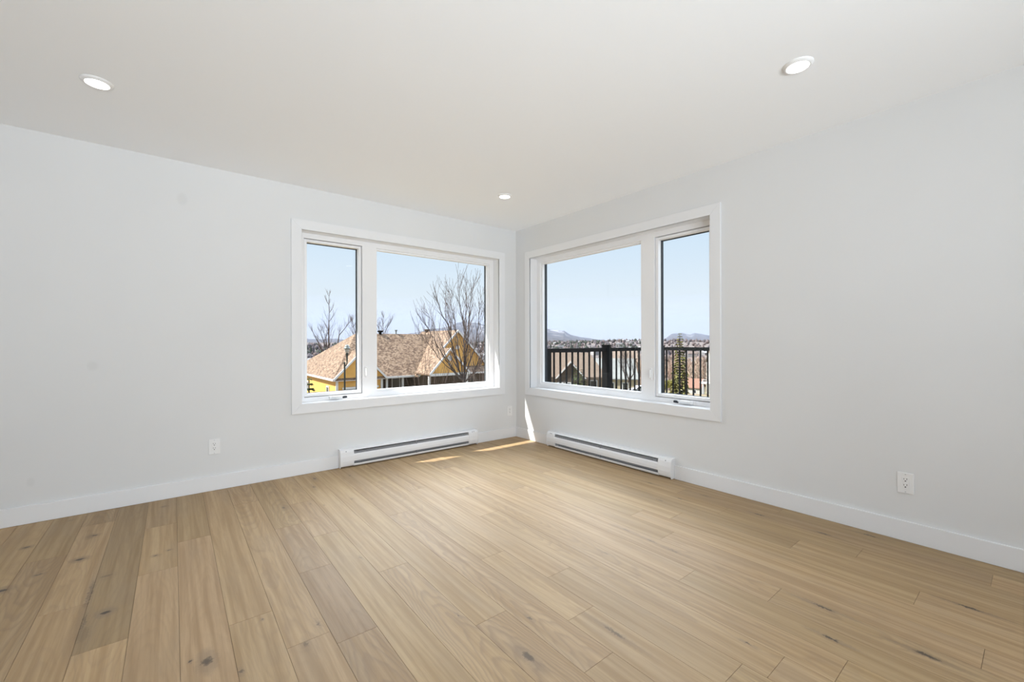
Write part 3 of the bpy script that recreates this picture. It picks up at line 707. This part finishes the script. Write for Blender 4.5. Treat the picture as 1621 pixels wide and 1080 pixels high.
# ---- other houses ----------------------------------------------------
def house(center, yaw, w, d, wall_h, roof_h, wall, roof, label, group=None, hip=0.0, oh=.4, wins=(), detail=True, name='house', ridge='x'):
    """gabled (or hipped) house; local x is its width, local -y its front; ridge along x or y"""
    root = empty(name, center, label, 'house', group, yaw)
    if not detail:
        mb = MB(); mb.box((-w / 2, -d / 2, -3), (w / 2, d / 2, wall_h)); mb.mi = 1
        mb.prism([Vector((-w / 2 - .3, -d / 2 - .4, wall_h)), Vector((-w / 2 - .3, d / 2 + .4, wall_h)), Vector((-w / 2 - .3, 0, wall_h + roof_h))], Vector((w + .6, 0, 0)))
        bpy.data.objects.remove(root); o = mb.build(name, [wall, roof]); o.location = center; o.rotation_euler = (0, 0, yaw); tag(o, label, 'house', group); return o
    MB().box((-w / 2, -d / 2, -2), (w / 2, d / 2, wall_h)).build('wall', wall, root)
    R = MB(); W, D, Z = w / 2 + oh, d / 2 + oh, wall_h
    if ridge == 'x':
        h = W - hip
        R.prism([Vector((-W, -D, Z)), Vector((W, -D, Z)), Vector((h, 0, Z + roof_h)), Vector((-h, 0, Z + roof_h))], Vector((0, 0, -.2)))
        R.prism([Vector((W, D, Z)), Vector((-W, D, Z)), Vector((-h, 0, Z + roof_h)), Vector((h, 0, Z + roof_h))], Vector((0, 0, -.2)))
        for s in (-1, 1):
            if hip: R.prism([Vector((s * W, D, Z)), Vector((s * W, -D, Z)), Vector((s * h, 0, Z + roof_h))], Vector((0, 0, -.2)))
            else: MB().prism([Vector((s * w / 2, -d / 2, Z)), Vector((s * w / 2, d / 2, Z)), Vector((s * w / 2, 0, Z + roof_h * .96))], Vector((-s * .2, 0, 0))).build('gable_wall', wall, root)
    else:
        R.prism([Vector((-W, -D, Z)), Vector((0, -D, Z + roof_h)), Vector((0, D, Z + roof_h)), Vector((-W, D, Z))], Vector((0, 0, -.2)))
        R.prism([Vector((0, -D, Z + roof_h)), Vector((W, -D, Z)), Vector((W, D, Z)), Vector((0, D, Z + roof_h))], Vector((0, 0, -.2)))
        for s in (-1, 1): MB().prism([Vector((-w / 2, s * d / 2, Z)), Vector((w / 2, s * d / 2, Z)), Vector((0, s * d / 2, Z + roof_h * .96))], Vector((0, -s * .2, 0))).build('gable_wall', wall, root)
    R.build('roof', roof, root)
    for (side, u, z0, z1, ww) in wins:
        if side == 'f': lo, hi, pl, ph = (u - ww / 2, -d / 2 - .08, z0), (u + ww / 2, -d / 2 + .02, z1), (u - ww / 2 + .18, -d / 2 - .10, z0 + .18), (u + ww / 2 - .18, -d / 2 - .075, z1 - .18)
        else: lo, hi, pl, ph = (-w / 2 - .08, u - ww / 2, z0), (-w / 2 + .02, u + ww / 2, z1), (-w / 2 - .10, u - ww / 2 + .18, z0 + .18), (-w / 2 - .075, u + ww / 2 - .18, z1 - .18)
        f = MB().box(lo, hi).build('window', M['white_out'], root); MB().box(pl, ph).build('pane', M['pane_out'], f)
    return root
VIEW = math.atan2(FWD.y, FWD.x) - math.pi / 2          # yaw of a house facing the room
def facing(x): return VIEW - math.atan((x - 810.5) / FPX)
# tan house with front gable behind the left half of the railing
p = px(893, 640, 87); gz = px(893, 594, 87).z
h1 = house((p.x, p.y, gz - 4.2), facing(893), 15.5, 9, 4.2, 4.6, M['tan'], M['tan_roof'], 'tan house with brown hipped roof and front gable, left of the railing middle post', hip=3.2, oh=.5,
           wins=(('f', 5.6, 1.4, 3.6, 1.5), ('f', 3.0, .6, 3.0, 1.1)))
def wing(parent, u0, u1, dep, d0, wall_h, roof_h, wall, roof, wins=()):
    um = (u0 + u1) / 2
    MB().box((u0 + .3, -d0 - dep + .3, -2), (u1 - .3, -d0 + 1, wall_h)).build('wing_wall', wall, parent)
    R = MB(); yf, yb = -d0 - dep, -d0 + 3.5
    R.prism([Vector((u0, yf, wall_h)), Vector((um, yf, wall_h + roof_h)), Vector((um, yb, wall_h + roof_h)), Vector((u0, yb, wall_h))], Vector((0, 0, -.18)))
    R.prism([Vector((um, yf, wall_h + roof_h)), Vector((u1, yf, wall_h)), Vector((u1, yb, wall_h)), Vector((um, yb, wall_h + roof_h))], Vector((0, 0, -.18)))
    R.build('wing_roof', roof, parent)
    MB().prism([Vector((u0 + .3, yf + .3, wall_h)), Vector((u1 - .3, yf + .3, wall_h)), Vector((um, yf + .3, wall_h + roof_h - .25))], Vector((0, .2, 0))).build('gable_wall', wall, parent)
    for s, ua in ((1, u0), (-1, u1)):
        MB().prism([Vector((ua, yf - .03, wall_h)), Vector((um, yf - .03, wall_h + roof_h)), Vector((um, yf - .03, wall_h + roof_h - .3)), Vector((ua + s * .3, yf - .03, wall_h))], Vector((0, .06, 0))).build('rake_board', M['white_out'], parent)
    for u, z0, z1, ww in wins:
        f = MB().box((u - ww / 2, yf + .2, z0), (u + ww / 2, yf + .32, z1)).build('window', M['white_out'], parent)
        MB().box((u - ww / 2 + .18, yf + .17, z0 + .18), (u + ww / 2 - .18, yf + .205, z1 - .18)).build('pane', M['pane_out'], f)
wing(h1, -1.7, 4.2, 2.2, 4.5, 4.0, 3.3, M['brown_wall'], M['tan_roof'], wins=((-.7, 1.4, 3.3, 1.2), (.7, 1.4, 3.3, 1.2), (2.0, .6, 3.0, 1.0)))
# pale grey roofed house right of the middle post, and the tan roof behind it
p = px(972, 640, 100); gz = px(972, 598, 100).z
house((p.x, p.y, gz - 3.2), facing(972) + .06, 9.6, 8, 3.2, 4.5, M['cream'], M['grey_roof'], 'house with a pale grey roof, right of the railing\'s middle post', hip=.6, wins=(('f', -.8, .8, 2.4, 1.3), ('f', 2.2, .6, 2.4, 1.4)))
p = px(980, 640, 125); gz = px(980, 567, 125).z
house((p.x, p.y, gz - 4), facing(980), 9.5, 8, 4, 2.1, M['tan'], M['tan_roof'], 'tan roof showing above the pale grey roofed house', oh=.3)
# terracotta roofed house and the tall white house in the right casement
p = px(1094, 612, 150); gz = px(1094, 613, 150).z
house((p.x, p.y, gz - 2.6), facing(1094) - .2, 7.4, 7, 2.6, 3.0, M['pale_wall'], M['red_roof'], 'low house with a terracotta roof seen through the right casement', wins=(('f', -1.5, .6, 2.0, 1.2), ('f', 1.8, .6, 2.0, 1.2)))
p = px(1148, 615, 116); gz = px(1122, 576, 112).z
wh = house((p.x, p.y, gz - 7), facing(1148) + .20, 8, 8.5, 7, 3.6, M['pale_wall'], M['tan_roof'], 'tall white house cut off by the right edge of the right window', ridge='x', oh=.25,
      wins=(('l', -1.2, 4.4, 6.0, 1.3), ('l', 1.2, 1.2, 3.0, 1.3), ('f', -2.6, 4.0, 5.6, 1.2)))
dk = MB(); dk.box((-6.4, -3.6, 1.3), (-4.02, 1.0, 1.55)).build('deck', M['white_out'], wh)
for u in (-6.3, -4.9): MB().box((u, -3.55, -2), (u + .2, -3.35, 2.5)).build('deck_post', M['white_out'], wh)
MB().box((-6.4, -3.56, 2.35), (-4.05, -3.44, 2.5)).build('deck_railing', M['white_out'], wh)

# town across the valley
rt = random.Random(11); SITES = []
TW = [nmat('town_wall_pale', (.30, .29, .29), .8), nmat('town_wall_cream', (.20, .18, .165), .8), nmat('town_wall_grey', (.15, .145, .15), .8)]
TR = [nmat('town_roof_grey', (0.1080, 0.1080, 0.1170), .9), nmat('town_roof_brown', (0.1080, 0.0810, 0.0720), .9), nmat('town_roof_pale', (0.2520, 0.2520, 0.2610), .9)]
def town(n, x0, x1, r0, r1, label, group, smin=7, smax=15):
    for _ in range(n):
        x = rt.uniform(x0, x1); d = rt.uniform(r0, r1); p = px(x, 543, d); z = ground_z(p.x, p.y)
        if any((p.x - a) ** 2 + (p.y - b_) ** 2 < 28 ** 2 for a, b_ in SITES): continue
        SITES.append((p.x, p.y))
        house((p.x, p.y, z), facing(x) + rt.uniform(-1, 1), rt.uniform(smin, smax), rt.uniform(7, 11), rt.uniform(3, 6), rt.uniform(2, 4), rt.choice(TW), rt.choice(TR), label, group, detail=False)
town(16, 868, 945, 700, 2300, 'small pale house of the far town above the railing, left of the middle post', 'far town houses left of the post', 9, 18)
town(15, 968, 1018, 700, 2000, 'small pale house on the wooded hillside above the railing, right of the middle post', 'far town houses right of the post', 9, 18)
town(10, 1085, 1130, 500, 1100, 'small far house in the fields below the right casement mountains', 'far houses in the right casement', 8, 16)
town(9, 487, 540, 350, 900, 'small far house among bare trees beyond the yellow house roof, at the left', 'far houses at the left', 8, 13)
town(7, 748, 772, 250, 900, 'small pale far house beyond the right end of the yellow house', 'far houses right of the yellow house', 8, 13)

# ---- trees -----------------------------------------------------------
def grow(mb, p, d, L, r, depth, rnd, spread=.5, up=.25, n=5, tw=None, kids=(2, 3), minr=.006):
    segs = 4; pts = [p]; rad = [r]; cur = Vector(p); dd = Vector(d).normalized()
    for i in range(segs):
        dd = (dd + Vector((rnd.uniform(-1, 1), rnd.uniform(-1, 1), rnd.uniform(-.6, 1))) * .11 + Vector((0, 0, up * .25))).normalized()
        cur = cur + dd * L / segs; pts.append(cur.copy()); rad.append(max(minr, r * (1 - .55 * (i + 1) / segs)))
    (mb if depth > 1 or tw is None else tw).tube(pts, rad, n if r > .03 else 3, cap=False)
    if depth <= 0: return
    for i in range(1, segs + 1):
        for _ in range(rnd.randint(*kids) if i < segs else 1 + (depth > 1)):
            a = rnd.uniform(0, 6.283); side = dd.orthogonal().normalized(); side.rotate(Matrix.Rotation(a, 3, dd))
            k = rnd.uniform(.6, 1.25) * spread
            nd = (dd + side * k + Vector((0, 0, up))).normalized()
            grow(mb, pts[i], nd, L * rnd.uniform(.45, .68), rad[i] * rnd.uniform(.45, .62), depth - 1, rnd, spread, up, n, tw, kids, minr)
def tree(name, base, stems, seed, label, group=None, depth=3, spread=.5, up=.25, kids=(1, 2), minr=.006):
    rnd = random.Random(seed); root = empty(name, base, label, 'tree', group); mb, tw = MB(), MB()
    for (d, L, r) in stems: grow(mb, Vector((0, 0, 0)), d, L, r, depth, rnd, spread, up, 6, tw, kids, minr)
    mb.build('trunk', M['bark'], root, smooth=True); tw.build('twigs', M['twig'], root, smooth=True); return root
R_, F_ = RGT, FWD
def dirv(rx, fz, up): return tuple(R_ * rx + F_ * fz + UP * up)
# multi-stemmed bare tree in front of the right gable
D = 19.5; p = px(739, 625, D); p.z = ground_z(p.x, p.y)
t1 = tree('bare_tree', p, [(dirv(-.04, 0, 1), 2.6, .10)], 5, 'tall bare many-stemmed tree in front of the right-hand gables of the yellow house', depth=0)
bpy.data.objects.remove(t1.children[0]) if False else None
def vase(root_p, fork_px, stems, seed, root, D):
    rnd = random.Random(seed); mb, tw = MB(), MB(); B = root.location
    f = px(*fork_px, D) - B
    mb.tube([Vector((0, 0, -.3)), f * .5 + Vector((.05, 0, 0)), f], [.13, .11, .10], 7)
    for (xs, r0, dz) in stems:
        pts = [px(x, y, D + dz * i / (len(xs) - 1)) - B for i, (x, y) in enumerate(xs)]
        pts = [f] + pts; n = len(pts)
        fine = []; 
        for a, b in zip(pts, pts[1:]):
            for k in range(3): fine.append(a.lerp(b, k / 3) + Vector((rnd.uniform(-.03, .03), rnd.uniform(-.03, .03), 0)))
        fine.append(pts[-1]); m = len(fine)
        rad = [max(.006, .78 * r0 * (1 - .88 * i / (m - 1))) for i in range(m)]
        mb.tube(fine, rad, 5, cap=False)
        for i in range(2, m):
            for _ in range(2 if i > m * .35 else 1):
                dd = (fine[i] - fine[i - 1]).normalized(); side = dd.orthogonal().normalized(); side.rotate(Matrix.Rotation(rnd.uniform(0, 6.283), 3, dd))
                grow(tw, fine[i], (dd + side * rnd.uniform(.4, .9) + Vector((0, 0, .35))).normalized(), rnd.uniform(.5, 1.1) * (1 - .3 * i / m), max(.008, rad[i] * .55), 1, rnd, .5, .3, 4, None, (0, 1), .0055)
    mb.build('branches', M['bark'], root, smooth=True); tw.build('twigs', M['twig'], root, smooth=True)
for c in list(t1.children): bpy.data.objects.remove(c)
vase(p, (734, 606), [
    ([(722, 572), (715, 545), (709, 515), (697, 492), (692, 470)], .060, -1.0),
    ([(724, 575), (716, 548), (713, 512), (710, 490), (706, 468)], .055, .8),
    ([(735, 575), (734, 540), (737, 510), (739, 475), (738, 452)], .060, .4),
    ([(737, 570), (741, 535), (743, 500), (746, 470), (748, 455)], .055, -.6),
    ([(728, 560), (722, 528), (719, 500), (714, 478), (711, 462)], .045, 1.4),
    ([(735, 565), (737, 528), (731, 500), (728, 478), (727, 456)], .045, -1.3),
    ([(742, 580), (752, 548), (757, 515), (760, 490), (762, 470)], .045, .6),
    ([(748, 592), (758, 570), (766, 545), (770, 520), (773, 500)], .050, 1.2),
    ([(716, 585), (700, 560), (686, 535), (678, 520), (668, 508)], .042, -.8),
    ([(714, 580), (704, 558), (694, 530), (684, 508), (676, 492)], .040, .9),
    ([(720, 590), (702, 575), (690, 560), (680, 545), (664, 530)], .034, -1.6),
    ([(744, 598), (756, 582), (764, 572), (771, 556), (778, 540)], .036, -.9)], 21, t1, D)
# low bushes under it
def twig_bush(p, n, h, seed, label, name='bare_shrub'):
    rnd = random.Random(seed); mb = MB()
    for _ in range(n):
        a = rnd.uniform(0, 6.283); k = rnd.uniform(.03, .24)
        grow(mb, Vector((math.cos(a) * .12, math.sin(a) * .12, 0)), (math.cos(a) * k, math.sin(a) * k, 1), h * rnd.uniform(.55, .8), .020, 1, rnd, .4, .2, 3, None, (2, 4), .005)
    o = mb.build(name, M['twig']); o.location = p; tag(o, label, 'shrub'); return o
q = px(765, 625, 14.5); q.z = ground_z(q.x, q.y); twig_bush(q, 15, 5.4, 3, 'tangled bare shrub at the foot of the many-stemmed tree, right side')
q = px(684, 625, 16.2); q.z = ground_z(q.x, q.y); twig_bush(q, 14, 4.9, 6, 'tangled bare shrub before the porch of the yellow house')
# tall leader tree and two smaller crowns behind the yellow house
def leader(base_px, D, top_px, seed, label, limbs):
    b = px(*base_px, D); b.z = ground_z(b.x, b.y); root = empty('bare_tree', b, label, 'tree'); rnd = random.Random(seed); mb, tw = MB(), MB()
    t = px(*top_px, D) - b; h = t.z; fine = [Vector((t.x * k / 12, t.y * k / 12, t.z * k / 12)) + Vector((rnd.uniform(-.06, .06), rnd.uniform(-.06, .06), 0)) for k in range(13)]
    mb.tube(fine, [max(.02, .20 * (1 - .93 * k / 12)) for k in range(13)], 6, cap=False)
    for i in range(6, 13):
        for _ in range(3):
            a = rnd.uniform(0, 6.283); grow(tw, fine[i], (math.cos(a) * .7, math.sin(a) * .7, .8), (13.5 - i) * .28 + .5, .035, 1, rnd, .6, .3, 3, None, (1, 2), .012)
    for (pts, r) in limbs:
        P = [px(x, y, D) - b for x, y in pts]; mb.tube(P, [r * (1 - .7 * k / (len(P) - 1)) for k in range(len(P))], 5, cap=False)
        for i in range(1, len(P)):
            for _ in range(3):
                dd = (P[i] - P[i - 1]).normalized(); a = rnd.uniform(0, 6.283); grow(tw, P[i], dd + Vector((math.cos(a) * .5, math.sin(a) * .5, .4)), 1.3, .03, 1, rnd, .6, .3, 3, None, (1, 2), .012)
    mb.build('trunk', M['bark'], root, smooth=True); tw.build('twigs', M['twig'], root, smooth=True)
leader((520, 580), 70, (521.5, 468), 8, 'tall bare tree with a straight leader behind the left slope of the yellow house roof',
       [([(519, 575), (511, 556), (503, 540), (497, 528)], .13), ([(520, 572), (514, 545), (508, 528)], .10), ([(534, 548), (537, 530), (545, 521), (552, 512)], .10), ([(519, 560), (516, 535), (513, 527)], .08)])
leader((566, 560), 72, (558, 508), 9, 'bare treetop poking up behind the ridge of the yellow house beside the mullion', [([(566, 545), (563, 528), (559, 513)], .10), ([(566, 545), (569, 522), (572, 508)], .08)])
leader((604, 560), 72, (607, 503), 10, 'bare treetop poking up behind the roof vent of the yellow house', [([(603, 540), (600, 520), (594, 508)], .09), ([(604, 540), (612, 520), (617, 512)], .08)])
q = px(995, 625, 80); leader((993, 620), 80, (985, 560), 12, 'dark bare tree leaning before the pale grey roofed house', [([(994, 606), (998, 590), (992, 572)], .16), ([(994, 606), (1003, 592), (1000, 575)], .14), ([(994, 600), (990, 582), (988, 566)], .12)])

def conifer(p, h, rmax, seed, mat, label, name='conifer', droop=.25, tiers=15, per=15, taper=.8):
    rnd = random.Random(seed); root = empty(name, p, label, 'tree'); mb = MB()
    MB().tube([Vector((0, 0, 0)), Vector((0, 0, h * .6)), Vector((0, 0, h))], [h * .018, h * .012, .02], 7).build('trunk', M['bark'], root)
    for i in range(tiers):
        z = h * (.12 + .86 * i / (tiers - 1)); R = rmax * (1 - i / tiers) ** taper * rnd.uniform(.8, 1.1) + .05
        for k in range(per):
            a = 6.283 * (k + rnd.random()) / per; L = R * rnd.uniform(.65, 1.1); dv = Vector((math.cos(a), math.sin(a), 0)); sv = Vector((-dv.y, dv.x, 0))
            tip = Vector((0, 0, z)) + dv * L + Vector((0, 0, -L * droop * rnd.uniform(.3, 1.3))); mid = Vector((0, 0, z + L * .10)) + dv * L * .55; wd = L * .26 + .04; th = Vector((0, 0, -wd * .45))
            r0 = Vector((0, 0, z + .02))
            mb.face([r0, mid + sv * wd, tip]); mb.face([r0, tip, mid - sv * wd]); mb.face([r0, mid + sv * wd * .5 + th, tip + th * .6]); mb.face([mid + sv * wd, mid + th, tip])
            mb.face([mid - sv * wd, tip, mid + th * 1.4])
    mb.build('foliage', mat, root); return root
q = px(1076, 600, 62); q.z = ground_z(q.x, q.y); top = px(1077, 527, 62).z
conifer(q, top - q.z, 1.45, 31, M['larch'], 'yellow-green conifer standing above the railing in the right casement', tiers=24, per=16, taper=.5)
q = px(489, 625, 20); q.z = ground_z(q.x, q.y); top = px(489, 597, 20).z
conifer(q, top - q.z, 1.1, 33, M['needle'], 'small dark green conifer at the lower left corner of the left window', tiers=16, per=14)
q = px(767, 612, 36); q.z = ground_z(q.x, q.y); 

def blob_shrub(p, r, h, seed, mat, label, name='shrub', n=420):
    rnd = random.Random(seed); mb = MB()
    for _ in range(n):
        a = rnd.uniform(0, 6.283); b = math.asin(rnd.uniform(-.2, 1)); k = rnd.uniform(.6, 1.0)
        c = Vector((math.cos(a) * math.cos(b) * r * k, math.sin(a) * math.cos(b) * r * k, h * .45 + math.sin(b) * h * .55 * k)); s = r * .13
        u = Vector((rnd.uniform(-1, 1), rnd.uniform(-1, 1), rnd.uniform(-1, 1))).normalized(); v = u.orthogonal().normalized()
        mb.face([c + u * s, c + v * s, c - u * s, c - v * s])
    mb.tube([Vector((0, 0, -.3)), Vector((0, 0, h * .6))], [.1, .05], 5)
    o = mb.build(name, mat); o.location = p; tag(o, label, 'shrub'); return o
q = px(1061, 618, 92); gz = px(1061, 622, 92).z; q.z = gz; blob_shrub(q, 1.75, 2.7, 5, M['shrub'], 'round yellow-green shrub below the conifer in the right casement')
q = px(1048, 618, 96); q.z = px(1048, 622, 96).z; blob_shrub(q, 1.0, 2.0, 6, M['shrub'], 'smaller olive shrub beside the round yellow-green shrub, next to the mullion')
q = px(1081, 622, 95); q.z = px(1081, 624, 95).z; blob_shrub(q, .45, 1.1, 7, M['pale_wall'], 'small pale bush in front of the terracotta roofed house', n=200)
q = px(911, 612, 76); q.z = ground_z(q.x, q.y) - .3; conifer(q, px(911, 579, 76).z - q.z, 1.5, 35, M['needle'], 'taller of two dark evergreens in front of the tan house', tiers=12, per=12)
q = px(921, 612, 73); q.z = ground_z(q.x, q.y) - .3; conifer(q, px(921, 585, 73).z - q.z, 1.3, 36, M['needle'], 'shorter of two dark evergreens in front of the tan house', tiers=12, per=12)
q = px(900, 625, 72); q.z = px(900, 622, 72).z; blob_shrub(q, .8, 1.5, 8, M['shrub'], 'low green bush below the tan house, between two balusters', n=200)

# woods nobody could count
def woods(name, n, x0, x1, d0, d1, h0, h1, seed, mats, label, base=None, spread=.32):
    rnd = random.Random(seed); mb = MB()
    for _ in range(n):
        x = rnd.uniform(x0, x1); d = rnd.uniform(d0, d1); p = px(x, 543, d); p.z = ground_z(p.x, p.y) - .5
        if any((p.x - a) ** 2 + (p.y - b_) ** 2 < 22 ** 2 for a, b_ in SITES): continue
        h = rnd.uniform(h0, h1); mb.mi = rnd.randrange(len(mats)); r = h * .012 + .0005 * d
        top = p + Vector((rnd.uniform(-.6, .6), rnd.uniform(-.6, .6), h)); mb.tube([p, p.lerp(top, .5) + Vector((rnd.uniform(-.3, .3), 0, 0)), top], [r, r * .7, r * .15], 3, cap=False)
        for k in range(rnd.randint(12, 18)):
            t = rnd.uniform(.28, .97); q = p.lerp(top, t); a = rnd.uniform(0, 6.283); L = h * (1.05 - t) * rnd.uniform(.3, .55) + .5
            e = q + Vector((math.cos(a) * L * spread * 2, math.sin(a) * L * spread * 2, L * .8)); m = q.lerp(e, .5) + Vector((0, 0, -L * .08))
            mb.tube([q, m, e], [r * .42, r * .3, r * .12], 3, cap=False)
            for _k in range(2):
                w_ = m.lerp(e, rnd.random()); mb.tube([w_, w_ + Vector((rnd.uniform(-.5, .5), rnd.uniform(-.5, .5), rnd.uniform(.2, .8))) * L * .45], [r * .2, r * .08], 3, cap=False)
    o = mb.build(name, mats); tag(o, label, 'woods', kind='stuff'); return o
WB = [nmat('pale_brown_bark', (.46, .36, .29), .95, 0, .05), nmat('reddish_twigs', (.38, .27, .225), .95, 0, .05), nmat('grey_twigs', (.22, .19, .17), .95, 0, .05)]
woods('bare_woods', 560, 978, 1260, 185, 330, 13, 19, 41, WB, 'bare brown woods behind the railing and the conifer on the right')
woods('bare_woods', 460, 180, 560, 110, 420, 7, 13, 42, [WB[2], WB[0]], 'bare grey woods on the slope beyond the left end of the yellow house roof')
woods('bare_woods', 160, 745, 865, 130, 420, 7, 11, 43, [WB[2], WB[1]], 'bare trees beyond the right end of the yellow house')
def far_trees(name, n, x0, x1, d0, d1, seed, mats, label, smin=5, smax=12):
    rnd = random.Random(seed); mb = MB()
    for _ in range(n):
        x = rnd.uniform(x0, x1); d = rnd.uniform(d0, d1); p = px(x, 543, d); p.z = ground_z(p.x, p.y) - 1
        if any((p.x - a) ** 2 + (p.y - b_) ** 2 < 20 ** 2 for a, b_ in SITES): continue
        h = rnd.uniform(smin, smax); r = h * rnd.uniform(.22, .5); mb.mi = rnd.randrange(len(mats))
        if rnd.random() < .4: mb.lathe([(r, 0), (r * .6, h * .5), (0.02, h * 1.2)], p, n=6)
        else: mb.lathe([(r * .3, 0), (r, h * .35), (r * .85, h * .7), (0.05, h)], p, n=6)
    o = mb.build(name, mats); tag(o, label, 'trees', kind='stuff'); return o
FT = [nmat('far_bare_crowns', (.125, .100, .100), .95, 0, .05), nmat('far_evergreens', (.05, .058, .050), .95, 0, .05), nmat('far_hazed_crowns', (.105, .095, .105), .95, 0, .05)]  # haze over the town painted into the crowns as a lavender grey tint
far_trees('far_trees', 1100, 855, 1035, 600, 2650, 51, FT, 'far mixed trees covering the town hillside above the railing', 5, 13)
far_trees('far_trees', 800, 1036, 1270, 450, 2500, 52, [FT[0], FT[2], FT[0]], 'far brown tree belt below the right casement mountains', 6, 13)
far_trees('far_trees', 1000, 200, 565, 430, 1150, 53, FT, 'far dark trees on the rise below the low blue hills at the left', 6, 14)
far_trees('far_trees', 400, 735, 855, 450, 2500, 54, FT, 'far trees beyond the right end of the yellow house, under the mountain', 6, 12)
# pale far field strip in the right casement
# ---- street lamp -----------------------------------------------------
D = 17.5; b = px(545.5, 618, D); b.z = ground_z(b.x, b.y)
lampo = empty('street_lamp', b, 'dark green street lamp post with a domed lantern before the yellow house', 'street lamp')
top = px(545.3, 573, D) - b; lc = px(549.3, 570, D) - b; sc_ = D / FPX
MB().lathe([(.11, -.2), (.11, .5), (.055, .62), (.036, .9), (.034, top.z), (0, top.z + .02)], (0, 0, 0), n=14).build('pole', M['green_metal'], lampo, smooth=False)
MB().tube([Vector((0, 0, top.z - .12)), Vector((lc.x * .5, lc.y * .5, top.z - .16)), Vector((lc.x, lc.y, top.z - .02)), Vector((lc.x, lc.y, top.z + .10))], [.022, .022, .022, .022], 8).build('bracket', M['green_metal'], lampo)
z0 = top.z + .05; c = (lc.x, lc.y, z0)
MB().lathe([(.0, -.02), (.03, 0), (.035, .22), (.055, .28), (.055, .33), (.0, .33)], c, n=14).build('lantern_base', M['green_metal'], lampo)
MB().lathe([(.045, .33), (.085, .42), (.085, .50), (0, .50)], c, n=16).build('lantern_glass', M['lamp_glass'], lampo)
MB().lathe([(.0, .50), (.135, .50), (.14, .53), (.10, .545), (.095, .60), (.06, .66), (0, .68)], c, n=20).build('lantern_cap', M['lamp_cap'], lampo, smooth=True)
# ---- parked car ------------------------------------------------------
def car(p, yaw, label, paint):
    root = empty('car', p, label, 'car', rz=yaw)
    prof = [(-2.1, .35), (-2.15, .75), (-1.9, .95), (-1.2, 1.0), (-.7, 1.45), (.8, 1.48), (1.5, 1.02), (2.1, .9), (2.15, .4)]
    MB().prism([Vector((x, -.85, z)) for x, z in prof], Vector((0, 1.7, 0))).build('body', paint, root, bevel=.05)
    for y in (-.86, .852): MB().prism([Vector((x, y, z)) for x, z in [(-1.05, 1.04), (-.62, 1.38), (.72, 1.40), (1.25, 1.04)]], Vector((0, .008, 0))).build('side_window', M['pane_out'], root)
    for x in (-1.3, 1.3):
        for y in (-.88, .70): MB().tube([Vector((x, y, .33)), Vector((x, y + .18, .33))], .33, 16).build('wheel', M['slot'], root)
p = px(1014, 620, 84); p.z = px(1014, 623, 84).z
car(p, facing(1014) + .4, 'white parked car low behind the railing near the mullion of the right window', nmat('white_car_paint', (.26, .27, .30), .3))
